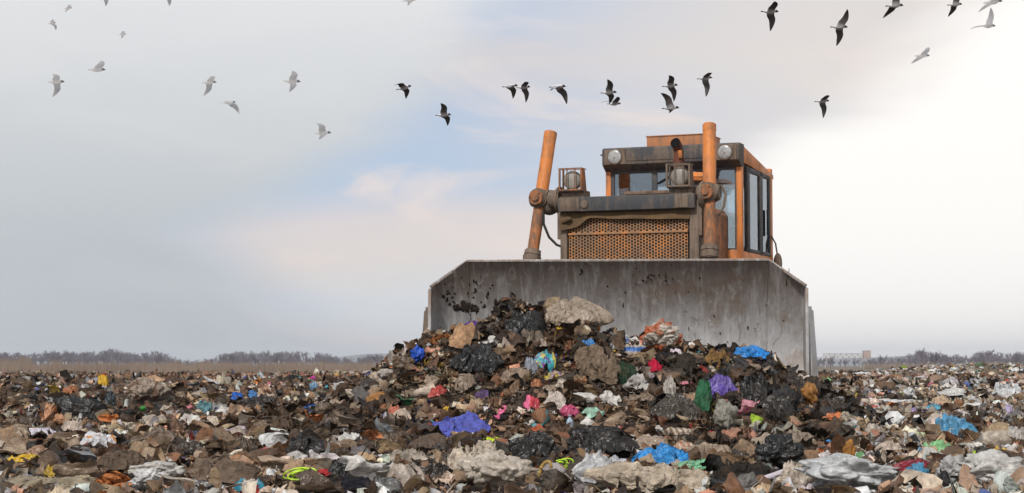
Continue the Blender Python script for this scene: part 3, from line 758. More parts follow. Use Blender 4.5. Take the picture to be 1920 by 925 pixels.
# ---- the next size down: individual scraps that show clearly, each described by what lies beside it
SCRAP_COL = [('dark brown', (.045, .031, .022), 14), ('brown', (.12, .08, .052), 20), ('light brown', (.24, .17, .115), 18), ('tan', (.36, .265, .185), 16),
             ('beige', (.52, .435, .35), 12), ('off-white', (.66, .63, .59), 10), ('black', (.014, .014, .015), 8), ('grey', (.22, .22, .22), 5),
             ('orange', (.50, .18, .06), 3), ('blue', (.05, .14, .40), 1.5), ('yellow', (.58, .38, .05), .8), ('red', (.42, .05, .04), 1.2), ('green', (.06, .20, .09), .8), ('pink', (.58, .22, .27), .8)]
SCRAP_KIND = [('plastic_bag', 'drape', 'film', 'plastic bag', 'bag'), ('rag', 'curl', 'cloth', 'rag', 'rag'),
              ('plastic_film', 'curl', 'film', 'piece of plastic film', 'plastic film'), ('cloth_scrap', 'piece', 'cloth', 'scrap of cloth', 'cloth'),
              ('cardboard_scrap', 'board', 'cloth', 'bent scrap of cardboard', 'cardboard')]
wts = np.array([c[2] for c in SCRAP_COL], float); wts /= wts.sum()
short = []
for (hx, hy, nm) in HERO_POS:
    for cut in (' crowning', ' standing', ' lying', ' leaning', ' hanging', ' on the', ' in the', ' at the', ' near the', ' below', ' under', ' just', ' beside', ' left of', ' right of', ' behind', ' between', ' draped', ' above', ' along', ' in front', ' crumpled', ' sticking', ' with an', ' full of'):
        k = nm.find(cut)
        if k > 0: nm = nm[:k]
    short.append(nm)
from collections import Counter
cnt = Counter(short)
used = set(h[9] for h in HEROES)
made = 0; tries = 0
placed = []
while made < 150 and tries < 4000:
    tries += 1
    px = rng_h.uniform(15, 1905); py = rng_h.uniform(712, 920) if rng_h.random() < .7 else rng_h.uniform(600, 800)
    b = ground_hit(px, py)
    if b[1] > 40: continue
    if py < 700 and not (820 < px < 1480): continue
    if any(abs(px - q[0]) < 26 and abs(py - q[1]) < 15 for q in placed): continue
    if any(((px - q[0]) / (q[2] * .6 + 12)) ** 2 + ((py - q[1]) / (q[3] * .6 + 9)) ** 2 < 1 for q in HERO_BOX[:len(HEROES)]): continue
    s = FPX / b[1]
    w = rng_h.uniform(.13, .30) * s; h = w * rng_h.uniform(.35, .62)
    if w < 14: continue
    pale = px > 1600 and rng_h.random() < .6
    ci = int(rng_h.choice([4, 5, 3])) if pale else int(rng_h.choice(len(SCRAP_COL), p=wts))
    kn = SCRAP_KIND[int(rng_h.choice(5, p=[.24, .28, .28, .14, .06]))]
    if kn[0] == 'cardboard_scrap': ci = int(rng_h.choice([2, 3]))
    cname, cval, _ = SCRAP_COL[ci]
    order = sorted(range(len(HERO_POS)), key=lambda i: math.hypot(HERO_POS[i][0] - px, 1.6 * (HERO_POS[i][1] - py)))
    lab = None
    for i in order[:5]:
        if cnt[short[i]] > 1: continue
        dx = px - HERO_POS[i][0]; dy = py - HERO_POS[i][1]
        rel = ('right of' if dx > 0 else 'left of') if abs(dx) > 1.6 * abs(dy) else ('in front of' if dy > 0 else 'behind')
        t = f"{cname} {kn[3]} {rel} the {short[i]}"
        if t not in used and len(t.split()) <= 16: lab = t; break
    if lab is None: continue
    used.add(lab)
    c = tuple(np.array(cval) * rng_h.uniform(.85, 1.15))
    mt = kn[2] if ci < 8 else ('clean' if kn[2] == 'film' else 'cloth')
    place_hero(kn[0], kn[1], px, py, w, h, c, mt, kn[4], lab, rng_h, 'loose scraps on the dump')
    placed.append((px, py)); made += 1

# ------------------------------------------------------------------ uncountable litter
def zone(y0, y1, dens, rng, half=.345):
    n = int(half * (y1 * y1 - y0 * y0) * dens)
    y = np.sqrt(rng.uniform(y0 * y0, y1 * y1, n)); x = y * rng.uniform(-half, half, n)
    return x, y
rng = np.random.default_rng(5)
def protos(rng, n, m, count, kinds=('sheet',), sub=2):
    out = []
    for k in range(count):
        kd = kinds[k % len(kinds)]
        if kd == 'strand':
            a = np.linspace(-.5, .5, n + 2); o = rng.uniform(0, 40, 3); A3 = np.stack([a, a * 0, a * 0], 1)
            pts = np.stack([a + .12 * perlin(A3 * 3 + o), .35 * perlin(A3 * 3.5 + o + 9), .3 * perlin(A3 * 3.5 + o + 19)], 1)
            P, Fq, _ = tube(pts, [.022 * (1.3 - abs(q)) for q in a], 4, False); P[:, 2] *= .8; out.append((P * 1.3, Fq, None))
        elif kd == 'curl': out.append(curled(rng, max(4, n - 3), n, rng.uniform(.9, 2.6)))
        elif kd == 'sheet':
            P, Fq, Ft = crumpled_sheet(rng, n, n, 8, 2.7, rng.uniform(.6, 1.2), .13, 3.2, .3)
            out.append((P / max(1e-3, np.abs(P).max() * 1.7), Fq, Ft))
        elif kd == 'strip':
            P, Fq, Ft = crumpled_sheet(rng, max(4, n // 2), n + 3, 6, 1.6, rng.uniform(2.0, 3.0), .12, 2.8, .15)
            out.append((P / max(1e-3, np.abs(P).max() * 1.35), Fq, Ft))
        elif kd == 'drape':
            P, Fq, Ft = draped(rng, n + 3, n, 1.2); P = P * .5; P[:, 2] -= .15; out.append((P, Fq, Ft))
        elif kd == 'bag':
            P, Fq, Ft = crumpled_bag(rng, sub, .35, .7); out.append((P * .5, Fq, Ft))
    return out
KN = ('curl', 'drape', 'curl', 'strip', 'curl', 'curl', 'strand', 'sheet', 'curl', 'strip')
zones = []
px_near = protos(rng, 12, 12, 70, KN, 3)
px_mid = protos(rng, 8, 8, 70, KN, 2)
px_far = protos(rng, 6, 6, 16, ('sheet', 'drape', 'sheet', 'bag'), 1)
def keep_out(x, y, z, size):
    u, w = blade_uv(x, y)
    lx, ly = trac_xy(x, y)
    bad = (np.abs(u) < 2.5) & (w < size * .45 + .02) & (w > -1.2)
    bad |= (np.abs(lx) < 1.7) & (ly > -1.4) & (ly < 5.4)
    return bad
def pale_of(x, y):
    a = x / y
    return (.04 + .80 * sstep(.165, .21, a) * sstep(12, 16, y) + .25 * sstep(.16, .2, a) + .42 * sstep(12.5, 10.5, y)).clip(0, .95)
def scatter(name, x, y, med, spread, smin, smax, pr, rng, tilt, label, lift=.15, mat='litter'):
    size = np.exp(rng.normal(math.log(med), spread, len(x))).clip(smin, smax)
    z = terrain(x, y)
    bad = keep_out(x, y, z, size)
    pos = np.stack([x, y, z + size * rng.uniform(-.05, lift, len(x))], 1)
    px, py, d = project(pos)
    bad |= near_hero(px, py, d, 1.02)
    pos = pos[~bad]; size = size[~bad]
    n = len(pos)
    clump = n2(pos[:, 0], pos[:, 1], 1.9, 5.5) + .5 * n2(pos[:, 0], pos[:, 1], .7, 2.5)
    col = palette_pick(n, rng, (pale_of(pos[:, 0], pos[:, 1]) + 1.1 * np.clip(clump - .12, 0, .6)).clip(0, .92))
    muddy = rng.random(n) < 1.5 * np.clip(-clump - .10, 0, .5) * (pos[:, 1] < 60)
    col[muddy] = np.array(PAL['mud']) * rng.uniform(.7, 2.2, (int(muddy.sum()), 1)) * np.array([1.25, 1, .82])
    # patches: some stretches are mostly mud, others mostly pale bags
    pt = n2(pos[:, 0], pos[:, 1], 1.6, 8.8)
    col = col * (1 + .9 * np.clip(pt, -.6, .5))[:, None]
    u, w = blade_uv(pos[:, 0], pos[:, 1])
    mud_shade = (rng.random(n) < .14) & (u > -2.6) & (u < 2.6) & (w > 0) & (w < 3.2)
    col[mud_shade] = np.array(PAL['mud']) * rng.uniform(.7, 1.6, (int(mud_shade.sum()), 1))
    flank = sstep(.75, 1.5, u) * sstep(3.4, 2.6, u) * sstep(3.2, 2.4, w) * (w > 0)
    mud_shade = rng.random(n) < .42 * flank               # black bags, plus the flank's shade put into the litter colour
    col[mud_shade] = np.array(PAL['black']) * rng.uniform(.8, 2.2, (int(mud_shade.sum()), 1))
    strip = sstep(84, 90, pos[:, 1]) * sstep(112, 104, pos[:, 1])
    col = col * (1 - strip[:, None] * .6) + strip[:, None] * .6 * np.array([.36, .17, .085])
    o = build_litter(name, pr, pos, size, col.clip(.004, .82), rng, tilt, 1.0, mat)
    tag(o, label, 'litter', None, 'stuff')
    return n
x, y = zone(5.5, 14, 300, rng); scatter('foreground_litter', x, y,   .075, .55, .02, .21, px_near, rng, 1.2, 'mixed crumpled rubbish covering the foreground')
x, y = zone(14, 26, 190, rng)
xp = rng.uniform(-4.5, 3.6, 24000); wp = rng.uniform(.05, 4.6, 24000)      # extra rubbish on the heap
c, s = math.cos(TB), math.sin(TB)
xh = OB[0] + xp * c - wp * s; yh = OB[1] - xp * s - wp * c
scatter('field_litter', x, y, .074, .55, .025, .22, px_mid, rng, 1.2, 'mixed crumpled rubbish covering the middle of the dump')
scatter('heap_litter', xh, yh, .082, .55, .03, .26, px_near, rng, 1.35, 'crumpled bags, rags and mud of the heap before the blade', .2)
x, y = zone(26, 46, 70, rng); scatter('crest_litter', x, y, .095, .5, .035, .24, px_mid, rng, .8, 'fine rubbish on the crest of the dump')
x, y = zone(46, 165, 5.5, rng)
k = (x / y > .08) | (rng.random(len(x)) < np.where(y < 120, .75, .3))
k &= ~((y > 62) & (y < 78) & (x / y > .19) & (rng.random(len(x)) < .85))
scatter('distant_litter', x[k], y[k], .27, .45, .1, .6, px_far, rng, .7, 'pale distant rubbish spread over the right of the dump')

# ------------------------------------------------------------------ solid-part builder
class MB:
    def __init__(self): self.bm = bmesh.new()
    def _merge(self, b, M4=None):
        if M4 is not None: bmesh.ops.transform(b, matrix=M4, verts=b.verts)
        me = bpy.data.meshes.new('tmp'); b.to_mesh(me); b.free()
        self.bm.from_mesh(me); bpy.data.meshes.remove(me)
        return self
    def box(self, c, s, bev=.012, rot=None, taper=None):
        b = bmesh.new(); bmesh.ops.create_cube(b, size=1)
        for v in b.verts:
            v.co = Vector((v.co.x * s[0], v.co.y * s[1], v.co.z * s[2]))
            if taper and v.co.z > 0: v.co.x *= taper; v.co.y *= taper
        if bev: bmesh.ops.bevel(b, geom=list(b.edges), offset=min(bev, min(s) * .45), segments=2, affect='EDGES', profile=.6)
        m = Matrix.Translation(Vector(c))
        if rot: m = m @ Euler(rot).to_matrix().to_4x4()
        return self._merge(b, m)
    def prism(self, pts, axis, a0, a1, bev=.01):
        """polygon pts (2-d) extruded along axis 'x','y' or 'z' from a0 to a1"""
        b = bmesh.new()
        def mk(p, a):
            return {'x': (a, p[0], p[1]), 'y': (p[0], a, p[1]), 'z': (p[0], p[1], a)}[axis]
        v0 = [b.verts.new(mk(p, a0)) for p in pts]; v1 = [b.verts.new(mk(p, a1)) for p in pts]
        b.faces.new(v0); b.faces.new(v1[::-1])
        n = len(pts)
        for i in range(n): b.faces.new((v0[i], v1[i], v1[(i + 1) % n], v0[(i + 1) % n]))
        bmesh.ops.recalc_face_normals(b, faces=b.faces)
        if bev: bmesh.ops.bevel(b, geom=list(b.edges), offset=bev, segments=2, affect='EDGES', profile=.6)
        return self._merge(b)
    def tube(self, pts, r, sides=16, caps=True):
        V, F, T = tube(pts, r, sides, caps)
        b = bmesh.new(); vs = [b.verts.new(v) for v in V]
        for f in F: b.faces.new([vs[i] for i in f])
        if caps:
            n = len(V)
            b.faces.new(vs[:sides][::-1]); b.faces.new(vs[n - sides:])
        bmesh.ops.recalc_face_normals(b, faces=b.faces)
        return self._merge(b)
    def cyl(self, a, b_, r0, r1=None, sides=24, bev=.006):
        a = Vector(a); b_ = Vector(b_); r1 = r0 if r1 is None else r1
        d = b_ - a; L = d.length
        b = bmesh.new(); bmesh.ops.create_cone(b, cap_ends=True, segments=sides, radius1=r0, radius2=r1, depth=L)
        if bev:
            e = [x for x in b.edges if abs(abs(x.verts[0].co.z) - L / 2) < 1e-5 and abs(abs(x.verts[1].co.z) - L / 2) < 1e-5 and x.verts[0].co.z * x.verts[1].co.z > 0]
            bmesh.ops.bevel(b, geom=e, offset=bev, segments=2, affect='EDGES')
        return self._merge(b, Matrix.Translation((a + b_) / 2) @ d.to_track_quat('Z', 'Y').to_matrix().to_4x4())
    def ball(self, c, r, s=(1, 1, 1), seg=20):
        b = bmesh.new(); bmesh.ops.create_uvsphere(b, u_segments=seg, v_segments=seg // 2 + 2, radius=r)
        return self._merge(b, Matrix.Translation(Vector(c)) @ Matrix.Diagonal((*s, 1)))
    def build(self, name, mat, parent=None, smooth=True, angle=35):
        me = bpy.data.meshes.new(name); self.bm.to_mesh(me); self.bm.free()
        for p in me.polygons: p.use_smooth = smooth
        if smooth: me.set_sharp_from_angle(angle=R(angle))
        return link_mesh(name, me, M[mat] if isinstance(mat, str) else mat, parent)
def grid_solid(P, n, m, Q):
    """front grid P and back grid Q (n x m points each) closed into a slab"""
    V = np.concatenate([P, Q]); F = grid_faces(n, m); o = n * m
    Fs = [F, F[:, ::-1] + o]
    def rim(idx):
        a = np.array(idx); return np.stack([a[:-1], a[1:], a[1:] + o, a[:-1] + o], 1)
    i = np.arange(n); j = np.arange(m)
    Fs += [rim(i * m)[:, ::-1], rim(i * m + m - 1), rim(j), rim((n - 1) * m + j)[:, ::-1]]
    return V, np.concatenate(Fs)
def fix_normals(o):
    b = bmesh.new(); b.from_mesh(o.data); bmesh.ops.recalc_face_normals(b, faces=b.faces); b.to_mesh(o.data); b.free()
    for p in o.data.polygons: p.use_smooth = True
    o.data.set_sharp_from_angle(angle=R(35))

# ------------------------------------------------------------------ bulldozer
doz = empty('bulldozer', (OT[0], OT[1], 0), -TT)
tag(doz, 'large dirty orange bulldozer with a wide grey blade pushing the heap of rubbish', 'bulldozer')

# blade material: worn steel, brownish where it is seldom scoured, streaks and black mud spots
def blade_mat():
    m, nt, out = newmat('worn blade steel')
    pos = N(nt, 'ShaderNodeTexCoord').outputs['Object']
    a = noise(nt, pos, 1.6, 6, .65); st = noise(nt, stretch(nt, pos, (5.5, 1, .55)), 2.6, 5, .65)
    fine = noise(nt, stretch(nt, pos, (14, 4, 2.2)), 4, 4, .7); sp = noise(nt, stretch(nt, pos, (1, 1, .75)), 6.5, 6, .62, .4)
    sp2 = noise(nt, pos, 1.1, 3, .5)
    sep = N(nt, 'ShaderNodeSeparateXYZ'); nt.links.new(pos, sep.inputs[0])
    hz = math_(nt, 'ADD', sep.outputs[2], math_(nt, 'MULTIPLY', math_(nt, 'SUBTRACT', a, .5), 1.3))
    scour = smooth(nt, hz, 1.85, 1.05)                     # scoured bright by the rubbish low down
    c = mixc(nt, scour, (.26, .212, .185), (.40, .395, .40))
    c = mixc(nt, math_(nt, 'MULTIPLY', smooth(nt, st, .48, .68), .5), c, (.60, .59, .58))
    c = mixc(nt, math_(nt, 'MULTIPLY', smooth(nt, fine, .56, .72), .55), c, (.13, .105, .09))
    c = mixc(nt, math_(nt, 'MULTIPLY', smooth(nt, a, .52, .66), .55), c, (.24, .165, .115))
    sw = noise(nt, stretch(nt, pos, (2.2, 1, 1.1)), 3.2, 5, .7, 1.6)
    c = mixc(nt, math_(nt, 'MULTIPLY', smooth(nt, sw, .54, .66), .45), c, (.62, .61, .60))
    c = mixc(nt, math_(nt, 'MULTIPLY', smooth(nt, sw, .44, .36), .5), c, (.20, .16, .135))
    mud = math_(nt, 'MULTIPLY', smooth(nt, sp, .665, .69), smooth(nt, sp2, .47, .54))
    c = mixc(nt, mud, c, (.045, .032, .026))
    p = N(nt, 'ShaderNodeBsdfPrincipled'); nt.links.new(c, p.inputs['Base Color'])
    p.inputs['Metallic'].default_value = .25
    nt.links.new(ramp(nt, st, [(.3, .48), (.7, .68)]), p.inputs['Roughness'])
    h = math_(nt, 'ADD', fine, math_(nt, 'MULTIPLY', mud, 1.5))
    nt.links.new(bump(nt, h, .25, .008), p.inputs['Normal'])
    nt.links.new(p.outputs[0], out.inputs[0])
    return m
M['blade'] = blade_mat()
M['mud'] = plain_mat('dried black mud', (.040, .029, .023), .95, .1)

BW = 2.205
def b_top(u):
    u = abs(u); return 1.972 if u < 1.775 else 1.972 - (u - 1.775) * (.30 / (BW - 1.775))
def b_y(u, z):
    y = .46 * (1 - ((z - .92) / 1.05) ** 2) - .03
    if abs(u) > 1.762: y -= (abs(u) - 1.762) * .30
    return y
us = np.array([-BW, -2.1, -2.0, -1.88, -1.775, -1.762, -1.75] + list(np.linspace(-1.6, 1.6, 24)) + [1.75, 1.762, 1.775, 1.88, 2.0, 2.1, BW])
nz = 34
P = []; Q = []
for u in us:
    for t in np.linspace(0, 1, nz):
        z = t * b_top(u); y = b_y(u, z)
        dn = .012 * perlin(np.array([[u * 1.3, z * 1.7, 3.3]]))[0] + .006 * perlin(np.array([[u * 4, z * 5, 8.3]]))[0]
        P.append((u, y + dn, z)); Q.append((u, y + .055, z))
V, F = grid_solid(np.array(P), len(us), nz, np.array(Q))
blade = link_mesh('blade', np_mesh('blade', V, F), M['blade'], doz); fix_normals(blade)
# the blade stands angled on its push frame, so it has its own yaw inside the machine
BLX, BLY = trac_xy(np.array(OB[0]), np.array(OB[1]))
blade.location = (float(BLX), float(BLY), 0.0); blade.rotation_euler = (0, 0, TT - TB)
b = MB()
b.box((0, b_y(0, 1.93) - .004, 1.978), (3.54, .085, .03), .008)                # rolled top lip
for k in (-1, 1):
    b.box((k * (1.775 + BW) / 2, b_y(2, 1.8) + .01, (1.972 + 1.672) / 2 + .006), (.535, .085, .03), .008, (0, k * .608, -k * .28))
b.build('top_lip', 'blade', blade)
# long drips of mud below the splash and along the seam
for k in (-1, 1):                                                               # end plates, weld seams and wear strips
    pts = [(b_y(BW, z), z) for z in np.linspace(.05, 1.66, 14)]
    yf = min(p[0] for p in pts) - .06
    poly = [(yf, .02)] + [(p[0] + .02, p[1]) for p in pts] + [(yf + .02, 1.64)]
    e = MB().prism(poly, 'x', k * BW - .018, k * BW + .018, .004).build('end_plate', 'blade', blade)
    w = MB()
    w.box((k * (BW + .065), .10, .80), (.035, .20, 1.28), .006, (0, k * -.055, k * -.3))
    w.box((k * (BW + .11), .20, .72), (.03, .16, 1.36), .006, (0, k * -.065, k * -.3))
    w.build('wear_strip', 'grime' if k < 0 else 'blade', blade)
    s_ = MB()
    s_.tube([(k * 1.762, b_y(1.76, z) - .002, z) for z in np.linspace(.1, 1.955, 26)], .0085, 6)
    s_.build('weld_seam', 'blade', blade)
# mud thrown on the blade: clusters where the photograph shows them
rm = np.random.default_rng(11)
Vs = []; Fs = []; base = 0
S, T3 = ico(2)
def splat(u, z, r, el=1.0):
    global base
    o = rm.uniform(0, 30, 3)
    rr = 1 + .75 * perlin(S * 1.8 + o) + .3 * perlin(S * 4 + o)
    Pp = S * rr[:, None] * np.array([r, .007, r * el])
    Pp[:, 0] += u; Pp[:, 2] += z
    Pp[:, 1] += np.array([b_y(a, c_) for a, c_ in zip(Pp[:, 0], Pp[:, 2])]) - .004
    Vs.append(Pp); Fs.append(T3 + base); base += len(Pp)
for k in range(30): splat(-1.78 + rm.normal() * .085, 1.445 + rm.normal() * .028, rm.uniform(.008, .040), rm.uniform(.6, 1.3))
for k in range(16): splat(-1.765 + rm.normal() * .008, rm.uniform(1.2, 1.75), rm.uniform(.006, .014), rm.uniform(1.5, 4))
for k in range(20): splat(-1.62 + rm.normal() * .15, 1.62 + rm.normal() * .09, rm.uniform(.004, .016), rm.uniform(.6, 1.8))
for k in range(10): splat(-1.45 + rm.normal() * .07, 1.46 + rm.normal() * .06, rm.uniform(.006, .022), rm.uniform(.8, 2.2))
for k in range(9): splat(-1.765 + rm.normal() * .006, 1.40 - k * .05, rm.uniform(.006, .009), 4.5)
for k in range(14):
    zz = rm.uniform(.95, 1.85); splat(rm.uniform(-2.1, 2.1), zz, rm.uniform(.003, .006), rm.uniform(4, 11))
for k in range(12): splat(-2.0 + rm.normal() * .05, 1.5 + rm.normal() * .06, rm.uniform(.006, .02))
for k in range(14): splat(.38 + rm.normal() * .12, 1.80 + rm.normal() * .07, rm.uniform(.005, .020), rm.uniform(.6, 1.2))
for k in range(34): splat(rm.uniform(-1.7, 2.0), rm.uniform(1.0, 1.9), rm.uniform(.003, .010), rm.uniform(.8, 2.5))
tag(link_mesh('mud_splashes', np_mesh('mud_splashes', np.concatenate(Vs), None, np.concatenate(Fs)), M['mud'], blade), kind='stuff')

# radiator, grille and hood (machine frame: x right, y back, z up)
b = MB()
b.box((-.865, .13, 2.07), (.09, .26, 1.45), .012); b.box((.855, .13, 2.07), (.12, .26, 1.45), .012)
b.box((-.0, .16, 1.40), (1.64, .26, .12), .01)
b.build('radiator_frame', 'grime', doz)
b = MB(); b.box((-.01, .06, 2.775), (1.80, .30, .185), .018); tb_ = b.build('radiator_top_beam', 'darksteel', doz)
for x_, w_ in ((-.74, .24), (.72, .17)): MB().box((x_, -.096, 2.775), (w_, .012, .17), .005).build('end_cover', 'grime', tb_)
b = MB()
b.cyl((-.55, -.086, 2.77), (-.55, -.108, 2.77), .055, .05); b.build('boss', 'grime', tb_)
def perforated(name, x0, x1, z0, z1, y, nx, nz_, parent):
    """sheet with real round holes, staggered rows"""
    V = []; F = []
    dx = (x1 - x0) / nx; dz = (z1 - z0) / (nz_ + .5); r = .39 * min(dx, dz * 1.15); K = 8
    def q(x, z): V.append((x, y, z)); return len(V) - 1
    for i in range(nx):
        zo = z0 + (.5 * dz if i % 2 else 0)
        if i % 2: F.append([q(x0 + i * dx, z0), q(x0 + (i + 1) * dx, z0), q(x0 + (i + 1) * dx, zo), q(x0 + i * dx, zo)])
        else:
            zt = z0 + nz_ * dz; F.append([q(x0 + i * dx, zt), q(x0 + (i + 1) * dx, zt), q(x0 + (i + 1) * dx, z1), q(x0 + i * dx, z1)])
        for j in range(nz_):
            cx = x0 + (i + .5) * dx; cz = zo + (j + .5) * dz
            ring = []; outr = []
            for k in range(K):
                a = 2 * math.pi * (k + .5) / K
                ring.append(q(cx + r * math.cos(a), cz + r * math.sin(a)))
                m_ = max(abs(math.cos(a)), abs(math.sin(a)))
                ca, sa = math.cos(a) / m_, math.sin(a) / m_
                if abs(abs(ca) - 1) < 1e-6: sa = math.copysign(1, sa)     # push to the cell corners
                if abs(abs(sa) - 1) < 1e-6: ca = math.copysign(1, ca)
                outr.append((cx + ca * dx / 2, cz + sa * dz / 2))
            oi = [q(*p) for p in outr]
            for k in range(K):
                k2 = (k + 1) % K
                if outr[k] == outr[k2]: F.append([ring[k], ring[k2], oi[k]])
                else: F.append([ring[k], ring[k2], oi[k2], oi[k]])
    me = bpy.data.meshes.new(name); me.from_pydata(V, [], F); me.update()
    b_ = bmesh.new(); b_.from_mesh(me); bmesh.ops.remove_doubles(b_, verts=b_.verts, dist=1e-4); b_.to_mesh(me); b_.free()
    return link_mesh(name, me, M['orange_rust'], parent)
perforated('grille_panel', -.80, .765, 2.415, 2.69, .03, 40, 7, doz)
perforated('grille_panel', -.80, .765, 1.80, 2.395, .025, 40, 15, doz)
b = MB(); b.box((-.017, .022, 2.405), (1.575, .03, .026), .005); b.build('grille_rail', 'orange_rust', doz)
def clog_mat():
    m, nt, out = newmat('clogged radiator core')
    pos = N(nt, 'ShaderNodeTexCoord').outputs['Object']
    a = noise(nt, pos, 7, 5, .65); bb = noise(nt, pos, 40, 3)
    c = mixc(nt, smooth(nt, a, .50, .66), (.012, .009, .008), (.13, .09, .06))
    c = mixc(nt, bb, c, mixc(nt, .5, c, (.02, .015, .012)))
    p = N(nt, 'ShaderNodeBsdfPrincipled'); nt.links.new(c, p.inputs['Base Color']); p.inputs['Roughness'].default_value = .9
    nt.links.new(p.outputs[0], out.inputs[0]); return m
M['clog'] = clog_mat()
b = MB(); b.box((-.01, .075, 2.25), (1.60, .04, 1.0), .004); b.build('radiator_core', 'clog', doz)
# torn rubber apron hanging over the top of the grille
n, m_ = 40, 8; P = []; Q = []
for i, x in enumerate(np.linspace(-.90, .80, n)):
    lowz = np.interp(x, [-.90, -.86, -.66, -.55, -.50, -.2, .2, .6, .80], [2.45, 2.455, 2.50, 2.575, 2.60, 2.585, 2.57, 2.56, 2.55]) + .004 * math.sin(x * 11)
    for t in np.linspace(0, 1, m_):
        z = 2.69 + (lowz - 2.69) * t
        yy = .0 - .03 * t - .010 * math.sin(x * 13 + t * 2) * t - (.02 if x < -.8 else 0)
        P.append((x, yy, z)); Q.append((x, yy + .012, z))
V, F = grid_solid(np.array(P), n, m_, np.array(Q))
def apron_mat():
    return paint_mat('dusty rubber apron', (.115, .075, .042), (.22, .12, .05), .6, .85, 5.0, True, .45, .65, .15)
M['apron'] = apron_mat()
o = link_mesh('rubber_apron', np_mesh('rubber_apron', V, F), M['apron'], doz); fix_normals(o)
b = MB(); b.tube([(-.87, -.03, 2.56), (-.79, -.05, 2.59), (-.74, -.045, 2.60)], [.035, .04, .02], 10); b.build('rolled_rubber', 'apron', doz)
b = MB(); b.prism([(-.80, 1.3), (.78, 1.3), (.78, 2.72), (.72, 2.80), (-.72, 2.80), (-.80, 2.72)], 'y', .27, 1.86, .015)
hood = b.build('engine_hood', 'orange_worn', doz)
b = MB(); b.box((.786, .95, 2.25), (.014, 1.05, .82), .005); b.box((.796, .55, 2.42), (.014, .05, .05), .004); b.box((.796, 1.35, 2.42), (.014, .05, .05), .004)
b.build('side_door', 'orange_worn', hood)
b = MB(); b.box((-.14, 1.55, 3.045), (.76, .34, .045), .01, (.05, .0, 0)); b.box((-.14, 1.6, 2.90), (.70, .22, .25), .01); b.build('hood_cowl', 'grime', doz)

# air cleaner with its vented cap, behind the right lamp
b = MB()
b.cyl((.47, 1.35, 2.78), (.47, 1.35, 3.14), .17, .17, 24, .01)
b.cyl((.47, 1.35, 3.135), (.47, 1.35, 3.18), .27, .28, 28, .012); b.cyl((.47, 1.35, 3.18), (.47, 1.35, 3.26), .28, .19, 28, .02)
ac = b.build('air_cleaner', 'orange', doz)
b = MB(); b.cyl((.47, 1.35, 3.06), (.47, 1.35, 3.13), .215, .215, 24, .004); b.build('vent_screen', 'darksteel', ac)
# exhaust with an elbow opening towards the front
b = MB(); b.tube([(.36, 1.0, 2.7), (.36, 1.0, 3.38)], .066, 20, False); b.tube([(.36, 1.0, 3.36), (.362, 1.0, 3.42)], .078, 20, False)
pts = [(.36, 1.0, 3.40), (.36, 1.0, 3.50)] + [(.362 - .02 * t, 1.0 - .14 * (1 - math.cos(t * 1.25)), 3.50 + .13 * math.sin(t * 1.25)) for t in np.linspace(.15, 1, 8)]
b.tube(pts, .067, 20, False)
ex = b.build('exhaust_pipe', 'rust', doz)
d = (Vector(pts[-1]) - Vector(pts[-2])).normalized()
b = MB(); b.cyl(Vector(pts[-1]) - d * .05, Vector(pts[-1]) - d * .004, .064, .064, 20, 0); b.build('pipe_mouth', 'soot', ex)
b = MB(); b.box((.408, .90, 3.47), (.05, .02, .10), .006, (.2, 0, 0)); b.build('heat_plate', 'orange', ex)

# headlamps in guard cages on pedestals above the beam
def headlamp(cx, r_y):
    cz = 3.085; y0, y1 = -.08, .03
    b = MB(); b.box((cx + .01, .07, 2.90), (.30, .24, .075), .01); b.box((cx + .005, .04, 2.945), (.32, .25, .022), .005)
    ped = b.build('lamp_pedestal', 'grime', doz)
    b = MB()
    b.cyl((cx, y0 + .025, cz), (cx, y0 + .05, cz), .118, .124, 28, .006); b.ball((cx, y0 + .085, cz), .116, (1, .55, 1), 24)
    lamp = b.build('headlamp', 'grime', doz)
    b = MB(); b.ball((cx, y0 + .03, cz), .108, (1, .22, 1), 24)
    for k in range(-3, 4): b.box((cx, y0 + .008 + .0014 * k * k, cz + k * .026), (2 * math.sqrt(.0105 - (k * .026) ** 2), .006, .005), .001)
    b.build('lens', 'lensdirty', lamp)
    b = MB()
    x0, x1, z0, z1 = cx - .145, cx + .145, 2.958, 3.225
    for (x, y) in ((x0, y0 - .035), (x1, y0 - .035), (x0 - .004, y1)): b.box((x, y, (z0 + z1) / 2), (.022, .028, z1 - z0), .004)
    for y in (y0 - .035, y1):
        b.box((cx, y, z1 + .006), (x1 - x0 + .03, .022, .012), .003); b.box((cx, y, z0), (x1 - x0 + .03, .022, .02), .003)
    for x in (x0, x1):
        b.box((x, (y0 + y1) / 2 - .017, z1 + .006), (.012, y1 - y0 + .03, .012), .003); b.box((x, (y0 + y1) / 2 - .017, z0 + .01), (.012, y1 - y0 + .03, .03), .003)
    b.prism([(y0 - .03, z0), (y1 + .05, z0), (y1 - .02, z1), (y0 - .03, z1)], 'x', x1 - .004, x1 + .004, 0)
    for x in (cx - .045, cx + .062): b.tube([(x, y0 - .035, z1), (x, y0 - .045, z0 + .05), (x + .01, y0 - .03, z0)], .0075, 8)
    b.build('guard_cage', 'orange_worn' if cx < 0 else 'grime', lamp)
headlamp(-.728, 0); headlamp(.688, 0)

